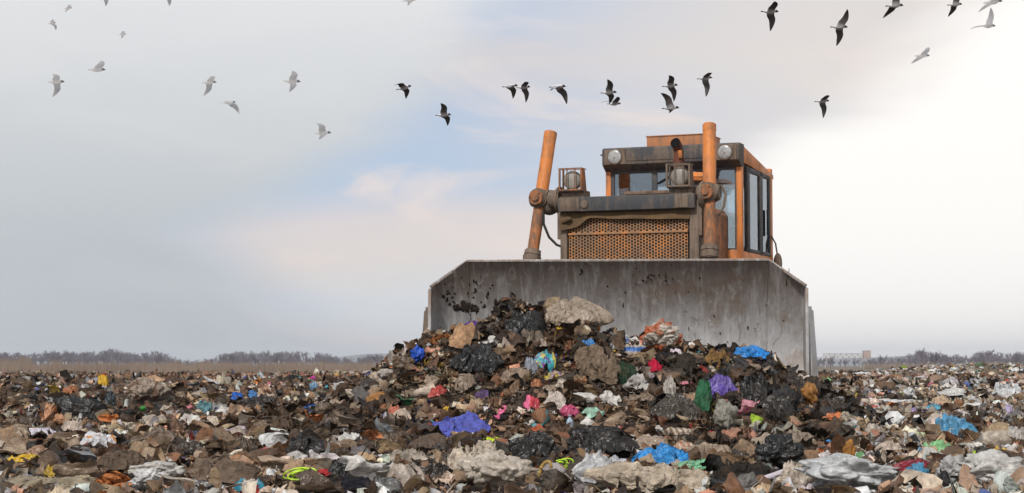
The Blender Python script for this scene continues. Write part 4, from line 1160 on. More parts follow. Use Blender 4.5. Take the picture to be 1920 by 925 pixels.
# lift cylinders with trunnion yokes
def lift_cylinder(x_top, x_bot, xin, side):
    yt, yb = .34, -.04
    top = Vector((x_top, yt, 3.76)); bot = Vector((x_bot, yb, 2.16))
    dd = (top - bot).normalized(); tr = bot + dd * ((2.885 - 2.16) / dd.z)
    b = MB(); b.cyl(tr - dd * .02, top, .083, .083, 32, .004); b.cyl(top - dd * .10, top + dd * .008, .0855, .0855, 32, .012)
    cyl = b.build('lift_cylinder', 'orange', doz)
    b = MB(); b.cyl(bot, tr, .074, .076, 32, .004); b.build('lower_barrel', 'orange_worn', cyl)
    b = MB()
    b.cyl(bot - dd * .02, bot + dd * .06, .112, .10, 28, .012); b.cyl(bot - dd * .115, bot - dd * .02, .106, .122, 28, .014)
    for a in range(4):
        q = Vector((math.cos(a * 1.57 + .6), math.sin(a * 1.57 + .6), 0)) * .085
        b.cyl(bot + q - dd * .09, bot + q + dd * .05, .022, .022, 10, .003)
    b.build('gland_clamp', 'grime', cyl)
    b = MB(); b.cyl(bot - dd * 1.05, bot - dd * .09, .042, .042, 20, .002); b.build('piston_rod', 'chrome', cyl)
    # yoke: ring round the barrel with a bolted boss to the front and an arm to the frame
    b = MB()
    b.cyl(tr - dd * .10, tr + dd * .09, .125, .125, 28, .02)
    b.cyl(tr + Vector((0, -.13, 0)), tr + Vector((0, .13, 0)), .125, .125, 28, .02)
    for s_ in (-1, 1): b.cyl(tr + Vector((s_ * .135, 0, 0)), tr + Vector((s_ * .07, 0, 0)), .10, .11, 24, .015)
    b.ball(tr + Vector((-side * .10, .05, -.05)), .15, (1, .9, 1.1), 20)
    yk = b.build('trunnion_yoke', 'grime', cyl)
    b = MB(); f = tr + Vector((-.01, -.135, .0))
    b.cyl(f, f + Vector((0, -.03, 0)), .098, .095, 28, .006); b.cyl(f + Vector((0, -.025, 0)), f + Vector((0, -.055, 0)), .052, .046, 24, .006)
    for a in range(3):
        q = Vector((math.cos(a * 2.09 + .9), 0, math.sin(a * 2.09 + .9))) * .078
        b.cyl(f + q + Vector((0, -.02, 0)), f + q + Vector((0, -.045, 0)), .013, .013, 8, .002)
    b.build('bearing_cap', 'orange_worn', yk)
    b = MB()
    b.cyl((tr.x - side * .13, .10, tr.z - .02), (xin, .10, tr.z - .02), .105, .14, 24, .015)
    b.cyl((xin + side * .055, .10, tr.z - .04), (xin - side * .01, .10, tr.z - .04), .175, .185, 28, .02)
    b.box((xin - side * .005, .12, 2.62), (.06, .22, .55), .015)
    b.build('support_bracket', 'grime', doz)
lift_cylinder(-1.165, -1.272, -.93, -1); lift_cylinder(.962, 1.062, .93, 1)
b = MB(); b.tube([(-1.16, .06, 2.72), (-1.15, .04, 2.55), (-1.08, .05, 2.38), (-.98, .06, 2.28), (-.90, .07, 2.25)], .017, 10); b.build('hydraulic_hose', 'black', doz)
b = MB(); b.tube([(1.16, .16, 2.98), (1.21, .18, 2.86), (1.19, .16, 2.70), (1.14, .12, 2.6)], .016, 10); b.build('hydraulic_hose', 'grime', doz)

# ------------------------------------------------------------------ cab
CX0, CX1, CY0, CY1 = -.925, .985, 1.80, 3.50
b = MB()
b.box((-.885, 1.85, 2.55), (.075, .10, 2.0), .012); b.box((.945, 1.85, 2.62), (.075, .10, 1.85), .012)      # front corner posts
b.box((-.885, 3.44, 2.35), (.08, .10, 2.3), .012); b.box((.945, 3.40, 2.35), (.08, .12, 2.3), .012)
b.box((.03, 1.84, 1.86), (1.82, .06, .84), .01)                                                            # front panel below the glass
b.box((.955, 2.62, 1.80), (.05, 1.55, .92), .01); b.box((-.895, 2.62, 1.80), (.05, 1.55, .92), .01)
b.box((.03, 3.47, 1.85), (1.82, .05, 1.1), .01)
b.box((.03, 2.62, 1.38), (1.86, 1.66, .06), .01)                                                           # floor
b.prism([(1.9, 3.66), (3.52, 3.42), (3.52, 3.36), (1.9, 3.44)], 'x', CX0 + .02, CX1 - .0, .01)             # roof shell with its sloping eaves
cab = b.build('cab', 'orange', doz)
b = MB(); b.prism([(1.93, 3.445), (3.48, 3.36), (3.48, 3.34), (1.93, 3.425)], 'x', CX0 + .06, CX1 - .06, .0); b.build('headlining', 'interior', cab)
b = MB()                                                                                                     # visor beam with its sloped underside
b.prism([(1.66, 3.455), (1.66, 3.66), (1.70, 3.688), (1.94, 3.688), (1.94, 3.372), (1.80, 3.372)], 'x', CX0, CX1, .014)
vis = b.build('visor', 'darksteel', cab)
b = MB(); b.box((.015, 1.657, 3.565), (1.16, .012, .135), .006); b.build('visor_panel', 'darksteel', vis)
for x in (-.735, .80):
    b = MB(); b.box((x, 1.654, 3.560), (.30, .012, .205), .005); b.cyl((x, 1.665, 3.558), (x, 1.63, 3.558), .112, .105, 32, .006)
    wl = b.build('work_lamp', 'grime', doz)
    b = MB(); b.ball((x, 1.632, 3.558), .094, (1, .22, 1), 28); b.build('lens', 'lens', wl)
    b = MB(); b.ball((x, 1.612, 3.552), .018, (1, .4, 1), 10); b.build('bulb_cap', 'lensdirty', wl)
# door / window framing of the front and the right side (dark rubber and steel)
b = MB()
for x, w_ in ((-.825, .05), (-.232, .075), (.43, .17), (.895, .028)): b.box((x, 1.835, 2.83), (w_, .05, 1.12), .008)
b.box((.03, 1.835, 3.365), (1.78, .045, .05), .008); b.box((.03, 1.835, 2.285), (1.78, .045, .03), .008)
b.build('front_window_frame', 'darksteel', cab)
b = MB()
for y, w_ in ((2.16, .13), (2.83, .17), (3.30, .06)): b.box((.962, y, 2.83), (.045, w_, 1.16), .008)
b.box((.962, 2.72, 2.285), (.045, 1.3, .05), .008); b.box((.962, 2.72, 3.37), (.045, 1.3, .07), .008)
b.build('side_window_frame', 'darksteel', cab)
b = MB()
for y, w_ in ((2.12, .10), (2.83, .12), (3.30, .06)): b.box((-.90, y, 2.83), (.045, w_, 1.16), .008)
b.box((-.90, 2.72, 2.285), (.045, 1.3, .05), .008); b.box((-.90, 2.72, 3.37), (.045, 1.3, .07), .008)
b.build('side_window_frame', 'darksteel', cab)
def pane(nm, c, s): MB().box(c, s, 0).build(nm, 'glass', cab)
pane('window_pane', (-.535, 1.83, 2.83), (.54, .006, 1.05)); pane('window_pane', (.075, 1.83, 2.83), (.55, .006, 1.05)); pane('window_pane', (.70, 1.83, 2.83), (.38, .006, 1.05))
for x in (-.90, .962):
    pane('window_pane', (x, 2.50, 2.83), (.006, .56, 1.05)); pane('window_pane', (x, 3.10, 2.83), (.006, .38, 1.05))
# rear wall with rounded window openings
def rear_wall():
    bm = bmesh.new()
    def rr(cx, cz, w, h, r, k=6):
        pts = []
        for (sx, sz, a0) in ((1, 1, 0), (-1, 1, 90), (-1, -1, 180), (1, -1, 270)):
            for i in range(k):
                a = R(a0 + 90 * i / (k - 1)); pts.append((cx + sx * (w / 2 - r) + r * math.cos(a), cz + sz * (h / 2 - r) + r * math.sin(a)))
        return pts
    outer = [(-.85, 2.3), (.91, 2.3), (.91, 3.36), (-.85, 3.36)]
    loops = [outer, rr(-.50, 2.83, .56, .96, .08), rr(.20, 2.83, .76, .96, .08), rr(.755, 2.83, .24, .96, .08)]
    edges = []
    for lp in loops:
        vs = [bm.verts.new((p[0], 3.42, p[1])) for p in lp]
        edges += [bm.edges.new((vs[i], vs[(i + 1) % len(vs)])) for i in range(len(vs))]
    bmesh.ops.triangle_fill(bm, edges=edges, use_beauty=True)
    bm.faces.ensure_lookup_table()
    ret = bmesh.ops.extrude_face_region(bm, geom=list(bm.faces))
    for v in [e for e in ret['geom'] if isinstance(e, bmesh.types.BMVert)]: v.co.y += .03
    bmesh.ops.recalc_face_normals(bm, faces=bm.faces)
    me = bpy.data.meshes.new('rear_wall'); bm.to_mesh(me); bm.free()
    return link_mesh('rear_wall', me, M['interior'], cab)
rear_wall()
pane('window_pane', (.03, 3.435, 2.83), (1.72, .006, .99))
b = MB(); b.box((.05, 2.95, 1.95), (.55, .55, .16), .05); b.box((.05, 3.2, 2.30), (.52, .13, .62), .05, (-.1, 0, 0)); b.build('operator_seat', 'black', cab)
b = MB(); b.box((.0, 2.05, 1.98), (1.1, .25, .62), .03); b.build('dashboard', 'black', cab)
for x0, x1 in ((-.12, .06), (.02, .16)):
    b = MB(); b.tube([(x0, 1.80, 2.90), ((x0 + x1) / 2, 1.79, 3.0), (x1, 1.80, 3.09)], .007, 6); b.build('windscreen_wiper', 'black', cab)
b = MB(); b.tube([(-.19, 1.80, 3.19), (.14, 1.795, 3.36)], .012, 6); b.build('windscreen_wiper', 'black', cab)
b = MB(); b.box((.05, 2.25, 3.72), (.86, .62, .26), .012); b.box((.05, 2.25, 3.853), (.88, .64, .014), .004); b.build('roof_box', 'roofpaint', doz)
b = MB(); b.tube([(-.925, 1.75, 3.60), (-.975, 1.75, 3.605)], .012, 8); b.build('visor_hook', 'grime', vis)
b = MB(); b.tube([(.99, 3.35, 2.55), (1.03, 3.42, 2.45), (1.045, 3.45, 2.3)], .012, 8); b.ball((1.05, 3.46, 2.18), .14, (.45, .32, 1), 18); b.build('side_mirror', 'grime', doz)
b = MB(); b.box((1.0, 3.14, 2.72), (.03, .10, .36), .008); b.build('door_handle', 'black', cab)

# undercarriage: tracks, fenders, push arms (mostly behind the blade)
def track(xc):
    b = MB(); Lf, Lr, rr = .35, 3.9, .42
    pts = []
    for i in range(60):
        t = i / 60; per = 2 * (Lr - Lf) + 2 * math.pi * rr; s_ = t * per
        if s_ < Lr - Lf: p = (Lf + s_, .02 + 2 * rr, 0)
        elif s_ < Lr - Lf + math.pi * rr:
            a = (s_ - (Lr - Lf)) / rr; p = (Lr + rr * math.sin(a), .02 + rr + rr * math.cos(a), a)
        elif s_ < 2 * (Lr - Lf) + math.pi * rr: p = (Lr - (s_ - (Lr - Lf) - math.pi * rr), .02, math.pi)
        else:
            a = (s_ - 2 * (Lr - Lf) - math.pi * rr) / rr; p = (Lf - rr * math.sin(a), .02 + rr - rr * math.cos(a), math.pi + a)
        pts.append(p)
    for (y, z, a) in pts:
        b.box((xc, y, z + .02), (.58, .155, .05), .008, (-a, 0, 0)); b.box((xc, y + .04 * math.sin(a), z + .02 + .04 * math.cos(a)), (.57, .03, .06), .004, (-a, 0, 0))
    tr = b.build('track', 'grime', doz)
    b = MB(); b.box((xc, 2.1, .46), (.30, 3.4, .34), .05)
    for y in (.35, 3.9): b.cyl((xc - .2, y, .46), (xc + .2, y, .46), .36, .36, 32, .03)
    for k in range(6): b.cyl((xc - .18, .95 + k * .46, .18), (xc + .18, .95 + k * .46, .18), .14, .14, 20, .02)
    b.build('track_frame', 'grime', tr)
    b = MB(); b.box((xc, 2.5, 1.16), (.68, 3.1, .05), .012); b.box((xc, .88, 1.08), (.68, .05, .20), .012, (.5, 0, 0)); b.build('fender', 'orange', doz)
track(-1.02); track(1.02)
b = MB(); b.box((0, 2.2, .85), (1.5, 4.0, .9), .04); b.build('chassis', 'grime', doz)
for k, yb_ in ((-1, -1.05), (1, -.45)):
    b = MB(); b.box((k * 1.47, .9 + yb_ / 2, .45), (.20, 2.6 - yb_, .28), .03); b.box((k * 1.42, yb_ + .02, .62), (.34, .25, .5), .03); b.build('push_arm', 'grime', doz)

# ------------------------------------------------------------------ gulls
def bird_mat(name, tl):
    m, nt, out = newmat(name)
    at = N(nt, 'ShaderNodeAttribute', attribute_name='Col').outputs['Color']
    p = N(nt, 'ShaderNodeBsdfPrincipled'); nt.links.new(at, p.inputs['Base Color']); p.inputs['Roughness'].default_value = .8
    p.inputs['Specular IOR Level'].default_value = .2
    t = N(nt, 'ShaderNodeBsdfTranslucent'); nt.links.new(at, t.inputs['Color'])
    mx = N(nt, 'ShaderNodeMixShader'); mx.inputs[0].default_value = tl
    nt.links.new(p.outputs[0], mx.inputs[1]); nt.links.new(t.outputs[0], mx.inputs[2]); nt.links.new(mx.outputs[0], out.inputs[0])
    return m
M['gull'] = bird_mat('gull feathers', .12); M['gull_pale'] = bird_mat('veil-paled gull feathers', .7)  # pale set: white veil over these gulls put into their plumage colour

def gull_mesh(wA, wB, pale=False, tailfan=.05, pitch=0.0):
    """wA / wB: image-plane offsets (dx, dz) of the two wing tips in body lengths (0.38 m); one skin for body and wings"""
    Lb = .38; Lw = .47
    X = [.205, .185, .165, .135, .11, .06, 0, -.06, -.10, -.14, -.19]          # beak tip ... tail end
    Rr = [.003, .010, .026, .031, .032, .046, .050, .040, .028, .018, .012]
    Wy = [1, 1, 1, 1, 1.05, 1.1, 1.15, 1.1, 1.1, 1.6, 1.0 + tailfan / .012]
    Zc = [-.006, -.002, .006, .010, .008, .0, -.002, .0, .004, .006, .006]
    K = 8
    V = []; C = []; F = []
    white = (.66, .65, .66) if not pale else (.88, .87, .86); hoodc = (.018, .013, .012) if not pale else (.35, .34, .34)
    for i, x in enumerate(X):
        for k in range(K):
            a = 2 * math.pi * (k + .5) / K - math.pi / 2 * 0
            zf = .35 if i == 10 else (.7 if i == 9 else 1)
            V.append([x, Rr[i] * Wy[i] * math.cos(a), Zc[i] + Rr[i] * zf * math.sin(a)])
            C.append((.16, .03, .02) if i < 2 and not pale else hoodc if i < 4 else ((.30, .29, .29) if i == 10 and not pale else white))
    skip = set()
    # faces whose middle angle is 0 (+Y) or pi (-Y): k=K-1 -> between a=-22.5 and 22.5
    for i in range(len(X) - 1):
        for k in range(K):
            if i in (4, 5, 6) and k in (K - 1, K // 2 - 1): continue
            F.append((i * K + k, i * K + (k + 1) % K, (i + 1) * K + (k + 1) % K, (i + 1) * K + k))
    F.append(tuple(range(K))[::-1]); F.append(tuple((len(X) - 1) * K + k for k in range(K)))
    for (kk, sy, tip) in ((K - 1, 1, wA), (K // 2 - 1, -1, wB)):
        ka, kb = (kk, (kk + 1) % K)
        lowk, upk = (ka, kb) if sy > 0 else (kb, ka)
        up = [4 * K + upk, 5 * K + upk, 6 * K + upk, 7 * K + upk]; lw = [4 * K + lowk, 5 * K + lowk, 6 * K + lowk, 7 * K + lowk]
        tx, tz = tip[0] * Lb, tip[1] * Lb
        ty = sy * math.sqrt(max(Lw * Lw - tx * tx - tz * tz, .012))
        tipv = np.array([tx, ty, tz]); root = np.array([.0, sy * .045, .0])
        side = tipv - root; Ls = np.linalg.norm(side); sd = side / Ls
        fwd = np.array([1.0, 0, 0]) - sd * sd[0]
        fwd = fwd / np.linalg.norm(fwd) if np.linalg.norm(fwd) > .25 else np.array([.3, 0, 1.0]) / 1.044
        nrm = np.cross(fwd, sd) * sy
        prev_u, prev_l = up, lw
        for (t, ch, fo, arch) in ((.22, .165, .035, .018), (.42, .150, .06, .034), (.60, .125, .055, .036), (.78, .092, .03, .026), (.92, .045, .005, .012), (1.0, .014, -.02, 0)):
            cpt = root + side * t + fwd * fo + nrm * arch * 1.3
            cu = []; cl = []
            for q, th in ((.40, .25), (.12, 1.0), (-.22, .8), (-.60, .2)):
                pt = cpt + fwd * ch * q
                th_ = .007 * (1 - .75 * t) * th
                cu.append(pt + nrm * th_); cl.append(pt - nrm * th_)
            b0 = len(V)
            V += [list(p) for p in cu] + [list(p) for p in cl]
            topc = (.34, .35, .38) if not pale else (.85, .85, .85); botc = (.115, .100, .098) if not pale else (.80, .79, .79)
            if t > .9 and not pale: topc = botc = (.03, .024, .022)
            C += [topc] * 4 + [botc] * 4
            cu_i = [b0 + j for j in range(4)]; cl_i = [b0 + 4 + j for j in range(4)]
            for j in range(3):
                F.append((prev_u[j], prev_u[j + 1], cu_i[j + 1], cu_i[j])); F.append((prev_l[j + 1], prev_l[j], cl_i[j], cl_i[j + 1]))
            F.append((prev_l[0], prev_u[0], cu_i[0], cl_i[0])); F.append((prev_u[3], prev_l[3], cl_i[3], cu_i[3]))
            prev_u, prev_l = cu_i, cl_i
        F.append((prev_u[0], prev_u[1], prev_u[2], prev_u[3], prev_l[3], prev_l[2], prev_l[1], prev_l[0]))
    me = bpy.data.meshes.new('gull'); me.from_pydata(V, [], F); me.update()
    a = me.color_attributes.new('Col', 'FLOAT_COLOR', 'POINT')
    for i, c in enumerate(C): a.data[i].color = (*c, 1)
    b = bmesh.new(); b.from_mesh(me); bmesh.ops.recalc_face_normals(b, faces=b.faces)
    cs = b.verts.layers.float_color.get('Col')
    bmesh.ops.subdivide_edges(b, edges=list(b.edges), cuts=1, use_grid_fill=True, smooth=.6)
    b.to_mesh(me); b.free()
    for p in me.polygons: p.use_smooth = True
    return me
# (px, py of the body, body length px, wing A (far) tip dx,dy px, wing B (near) tip dx,dy px, pitch deg, pale, label)
GULLS = [
 (1443, 22, 34, (5, 34), (8, -12), 0, 0, 'gull with one long wing hanging down, leftmost in the row at the top right'),
 (1573, 51, 33, (-1, 33), (16, -30), 0, 0, 'gull banking with both long wings stretched up and down, highest wingspan at the top right'),
 (1677, 11, 34, (-14, 17), (2, -34), 4, 0, 'gull with raised wing leaving the top edge and lower wing swept back'),
 (1790, 9, 28, (-9, 18), (6, -26), 4, 0, 'brown winged gull at the top edge, last dark one on the right'),
 (1541, 190, 28, (4, 31), (8, -6), 4, 0, 'gull with one wing hanging down, alone right of the bulldozer exhaust'),
 (1321, 147, 29, (1, 35), (10, -4), 6, 0, 'gull with one wing straight down above the right lift cylinder'),
 (1256, 161, 30, (6, 28), (2, -15), 6, 0, 'upper gull of the overlapping pair above the cab'),
 (1257, 203, 33, (3, 4), (-17, -28), 4, 0, 'lower gull of the overlapping pair above the cab with its wing swept up'),
 (1141, 174, 31, (1, 17), (2, -21), 3, 0, 'gull with wings straight up and down, left of the pair above the cab'),
 (1151, 195, 26, (-22, -7), (8, -9), 2, 0, 'small pale winged gull directly under another gull, left of the pair above the cab'),
 (1045, 163, 32, (17, 32), (-10, 12), 3, 0, 'gull with both wings lowered and a long dark wing tip, above the left lift cylinder'),
 (981, 164, 27, (3, 27), (9, -5), 4, 0, 'right hand gull of the two touching gulls left of the lift cylinder'),
 (956, 162, 30, (5, 20), (-4, 10), 6, 0, 'left hand gull of the two touching gulls left of the lift cylinder'),
 (831, 216, 30, (10, 17), (-3, -19), 4, 0, 'dark gull with wings up and down, lowest gull over the middle of the sky'),
 (757, 165, 30, (-3, 16), (-12, -3), 14, 0, 'gull with folded lower wing, left of the middle of the sky'),
 (605, 250, 32, (-12, 7), (-4, -15), 4, 1, 'pale gull with raised wing, lowest of the pale gulls on the left'),
 (547, 153, 33, (-6, 15), (6, -15), 0, 1, 'pale gull with raised wing, rightmost of the pale gulls in the upper left row'),
 (430, 193, 24, (16, 22), (-22, 2), 10, 1, 'pale gull gliding with one wing drooping, below the row on the left'),
 (392, 155, 28, (-14, 22), (12, -7), 4, 1, 'pale gull with lowered wing, second from the right in the row on the left'),
 (105, 154, 32, (-13, 25), (5, -9), 2, 1, 'pale gull with lowered wing, leftmost in the row on the left'),
 (181, 131, 33, (5, -3), (16, -11), 2, 1, 'pale gull with a raised wing, second from the left in the row'),
 (97, 44, 16, (2, 11), (8, -3), 8, 1, 'small far pale gull with lowered wings near the top left'),
 (127, 16, 16, (-8, 3), (8, -3), 8, 1, 'small far pale gull flat winged at the top left'),
 (229, 65, 15, (-6, 4), (7, -3), 8, 1, 'small far pale gull flat winged below the others at the top left'),
 (190, -8, 26, (1, 15), (6, -6), 4, 1, 'pale gull cut by the top edge, left one of the two'),
 (308, -8, 26, (3, 15), (6, -6), 4, 1, 'pale gull cut by the top edge, right one of the two'),
 (768, 1, 26, (-6, 3), (10, -5), 8, 1, 'pale gull at the top edge left of the middle'),
 (1852, 49, 30, (-26, 1), (4, -33), 2, 1, 'white gull with one tall raised wing near the top right corner'),
 (1729, 105, 28, (-16, 10), (9, -11), 2, 1, 'small white gull with a raised wing, lowest of the white gulls on the right'),
 (1862, 4, 36, (-18, 10), (4, -30), 8, 1, 'white gull cut by the top edge in the top right corner'),
]
for (px, py, L, wa, wb, pit, pale, lab) in GULLS:
    D = .395 * FPX / L
    r = ray(px, py); P0 = np.array([0, 0, CAM_H]) + r * (D / r[1])
    me = gull_mesh((wa[0] / L, -wa[1] / L), (wb[0] / L, -wb[1] / L), bool(pale))
    o = link_mesh('gull', me, M['gull_pale' if pale else 'gull'])
    o.location = P0; o.rotation_euler = (0, R(-pit), R(random.uniform(-6, 6)))
    tag(o, lab, 'bird', 'gulls flying over the dump')

# ------------------------------------------------------------------ bare woods, brush, hills and far structures
def bare_tree(rng, H=9.0, lean=0.0, dens=1.0, thick=1.0, multi=1, rmin=.03):
    segs_t = []; segs_c = []
    def grow(p, d, L, r, lev, out):
        n = 3; pts = [p]
        for i in range(n):
            d = d + rng.normal(size=3) * .13; d[2] += .06; d /= np.linalg.norm(d)
            pts.append(pts[-1] + d * L / n)
        out.append((pts, [r * (1 - .45 * i / n) for i in range(n + 1)]))
        if lev == 0: return
        k = int(rng.integers(3, 6) * dens) if lev > 1 else int(rng.integers(3, 6) * dens)
        for j in range(max(2, k)):
            t = rng.uniform(.35, 1.0); q = pts[min(n, int(t * n) + 0)] * 1.0
            nd = d * .9 + rng.normal(size=3) * .62; nd[2] = abs(nd[2]) * .6 + .32; nd /= np.linalg.norm(nd)
            grow(q, nd, L * rng.uniform(.48, .72), r * .5, lev - 1, segs_c)
    for s_ in range(multi):
        grow(np.array([rng.normal() * .5 * (multi > 1), rng.normal() * .4 * (multi > 1), -.3]), np.array([lean + rng.normal() * .08, rng.normal() * .08, 1.0]), H * .46, .13 * thick, 3, segs_t)
    def mesh(segs, sides):
        Vs, Fs, b = [], [], 0
        for pts, rs in segs:
            V, F, _ = tube(pts, [max(q * 1.5, rmin) for q in rs], sides, False); Vs.append(V); Fs.append(F + b); b += len(V)
        V = np.concatenate(Vs)
        return V, np.concatenate(Fs)
    (tv, tf), (cv, cf) = mesh(segs_t, 5), mesh(segs_c, 3)
    s_ = H / max(tv[:, 2].max(), cv[:, 2].max())
    return (tv * s_, tf), (cv * s_, cf)
M['bark'] = plain_mat('grey winter bark', (.115, .098, .105), .9, .1)
M['twig'] = plain_mat('bare twigs', (.165, .145, .172), .9, .1)
def brush_mat():
    m, nt, out = newmat('dry brown brush')
    pos = N(nt, 'ShaderNodeTexCoord').outputs['Object']
    a = noise(nt, stretch(nt, pos, (1, .2, .3)), .22, 5, .75)
    c = ramp(nt, a, [(.34, (.075, .052, .042)), (.5, (.19, .135, .10)), (.66, (.30, .225, .165))])
    p = N(nt, 'ShaderNodeBsdfPrincipled'); nt.links.new(c, p.inputs['Base Color']); p.inputs['Roughness'].default_value = .9
    nt.links.new(p.outputs[0], out.inputs[0]); return m
M['brush'] = brush_mat()
rt_ = np.random.default_rng(3)
TP = [bare_tree(rt_, 1.0 * 9, rt_.normal() * .05, 1.15, 1.2, 1, .05) for _ in range(7)]
def woods(name, label, spots):
    Vs, Fs, b = [], [], 0
    for (x, y, h) in spots:
        (tv, tf), (cv, cf) = TP[int(rt_.integers(len(TP)))]
        a = rt_.uniform(0, 6.28); c, s_ = math.cos(a), math.sin(a); sc = h / 9
        for V, F in ((tv, tf), (cv, cf)):
            W = np.stack([V[:, 0] * c - V[:, 1] * s_, V[:, 0] * s_ + V[:, 1] * c, V[:, 2]], 1) * np.array([sc * .9, sc * .9, sc]) + np.array([x, y, 0])
            Vs.append(W); Fs.append(F + b); b += len(V)
    o = link_mesh(name, np_mesh(name, np.concatenate(Vs), np.concatenate(Fs)), M['twig'])
    tag(o, label, 'wood', None, 'stuff')
def hpx(px, table): return np.interp(px, [t[0] for t in table], [t[1] for t in table])
WT = [(-150, 668), (0, 664), (60, 668), (100, 663), (160, 666), (215, 661), (260, 668), (300, 664), (335, 676), (375, 684), (395, 676), (430, 666), (480, 664), (560, 664), (610, 666), (645, 676), (665, 678), (700, 668), (735, 670), (760, 676), (800, 676), (900, 680)]
sp = []
for k in range(800):
    px = rt_.uniform(-260, 900); D = rt_.uniform(760, 1000)
    top = hpx(px, WT) + rt_.normal() * 2.4 - 3
    h = CAM_H + (685 - top) / FPX * D
    if h < 1.6: continue
    sp.append(((px - 960) / FPX * D, D, h))
woods('woodland', 'grey bare winter wood along the horizon on the left', sp)
WR = [(1400, 676), (1540, 672), (1640, 674), (1690, 670), (1725, 658), (1745, 660), (1790, 668), (1850, 659), (1890, 663), (1960, 660), (2200, 665)]
sp = []
for k in range(420):
    px = rt_.uniform(1380, 2180); D = rt_.uniform(620, 860)
    top = hpx(px, WR) + rt_.normal() * 2.2
    h = CAM_H + (685 - top) / FPX * D
    sp.append(((px - 960) / FPX * D, D, h))
woods('woodland', 'grey bare winter wood along the horizon on the right', sp)
# trees that stand out of the woods, each a thing of its own
TREES = [(22, 662, 690, 'bare tree at the far left end of the horizon'), (112, 660, 700, 'bare tree topping the first clump from the left'), (216, 657, 700, 'tallest bare tree in the second clump from the left'),
         (300, 662, 700, 'bare tree at the right end of the second clump from the left'), (363, 676, 480, 'small leaning bare tree in the gap of the left wood'), (382, 677, 480, 'small bare tree right of the gap in the left wood'),
         (436, 662, 700, 'bare tree starting the long wood behind the left field'), (520, 661, 720, 'bare tree in the middle of the long wood behind the left field'), (628, 668, 700, 'thin bare tree ending the long wood behind the left field'),
         (683, 668, 650, 'bare tree nearest left of the heap and the pale hill'), (705, 663, 640, 'bushy bare tree left of the heap against the pale hill'), (740, 668, 640, 'bare tree right beside the left end of the heap'),
         (1556, 666, 560, 'bare tree left of the gantry crane behind the blade'), (1650, 664, 600, 'bare tree just right of the gantry crane'), (1730, 651, 560, 'tallest bare tree over the right wood'), (1752, 657, 570, 'bare tree right of the tallest one over the right wood'),
         (1846, 656, 560, 'bare tree topping the right wood near the right edge'), (1903, 660, 560, 'bare tree at the right edge of the right wood')]
protos_t = []
for i in range(4):
    (tv, tf), (cv, cf) = bare_tree(rt_, 9.0, rt_.normal() * .08, 1.25, 1.25, 1 + i % 2)
    protos_t.append((np_mesh('trunk', tv, tf), np_mesh('crown', cv, cf)))
for i, (px, top, D, lab) in enumerate(TREES):
    h = CAM_H + (685 - top) / FPX * D
    t = empty('bare_tree', ((px - 960) / FPX * D, D, 0), rt_.uniform(0, 6.28)); t.scale = (h / 9, h / 9, h / 9)
    a, b_ = protos_t[i % 4]
    link_mesh('trunk', a, M['bark'], t); link_mesh('crown', b_, M['twig'], t)
    tag(t, lab, 'tree', 'bare trees on the horizon')
# dry brush in front of the woods: thin upright stems and twiggy sprays
def brush(name, label, x0, x1, D0, D1, n, top_fn):
    px = rt_.uniform(x0, x1, n); D = rt_.uniform(D0, D1, n)
    top = top_fn(px) + rt_.normal(size=n) * 2.5 + np.abs(rt_.normal(size=n)) * 4.0 - 2 - 5 * (rt_.random(n) < .08) * rt_.random(n)
    h = np.clip(CAM_H + (685 - top) / FPX * D, .4, None)
    x = (px - 960) / FPX * D
    w = rt_.uniform(.012, .035, n) * D / 300
    lean = rt_.normal(size=n) * .16 * h; ly = rt_.normal(size=n) * .1 * h
    a = rt_.uniform(0, 3.14, n)
    B = np.stack([x, D, np.full(n, -.1)], 1); T = B + np.stack([lean, ly, h + .1], 1)
    o1 = np.stack([np.cos(a) * w, np.sin(a) * w, np.zeros(n)], 1); o2 = np.stack([-np.sin(a) * w, np.cos(a) * w, np.zeros(n)], 1)
    V = np.stack([B + o1, B - o1 * .5 + o2 * .8, B - o1 * .5 - o2 * .8, T], 1).reshape(-1, 3)
    k = np.arange(n) * 4
    Ft = np.concatenate([np.stack([k, k + 1, k + 3], 1), np.stack([k + 1, k + 2, k + 3], 1), np.stack([k + 2, k, k + 3], 1)])
    o = link_mesh(name, np_mesh(name, V, None, Ft), M['brush']); tag(o, label, 'brush', None, 'stuff')
brush('brush', 'dry brown brush in front of the left wood', -250, 900, 120, 420, 30000, lambda p: 679.5 + 7 * perlin(np.stack([p / 31, p * 0, p * 0 + 2], 1)) + 5 * perlin(np.stack([p / 7, p * 0, p * 0 + 7], 1)) + np.where(p < 60, -7, 0))
brush('brush', 'dry brown brush in front of the right wood', 1620, 2180, 330, 480, 8000, lambda p: 681 + 4 * perlin(np.stack([p / 23, p * 0, p * 0 + 5], 1)) + 3 * perlin(np.stack([p / 7, p * 0, p * 0 + 9], 1)))
# pale hills
def hill(name, prof, D, depth, mat):
    n, m_ = len(prof), 9; P = []
    for (px, py) in prof:
        H = max(.5, (685 - py) / FPX * D + CAM_H)
        for j in range(m_):
            t = j / (m_ - 1); P.append(((px - 960) / FPX * D, D - depth + 2 * depth * t, H * math.sin(math.pi * t) - .8))
    o = link_mesh(name, np_mesh(name, np.array(P), grid_faces(n, m_)[:, ::-1]), mat); tag(o, kind='structure'); return o
M['hill'] = plain_mat('far wooded hill', (.10, .115, .12), .95, .1)
hp = [(x, 685 - 21 * math.exp(-((x - 770) / 150) ** 2) - 9 * math.exp(-((x - 420) / 300) ** 2) - 2 * math.sin(x / 33)) for x in range(-300, 1200, 20)]
hill('hills', hp, 4200, 350, M['hill'])
hp = [(x, 685 - 17 * math.exp(-((x - 1680) / 170) ** 2) - 6 * math.exp(-((x - 1950) / 200) ** 2) - 1.5 * math.sin(x / 30)) for x in range(1250, 2300, 20)]
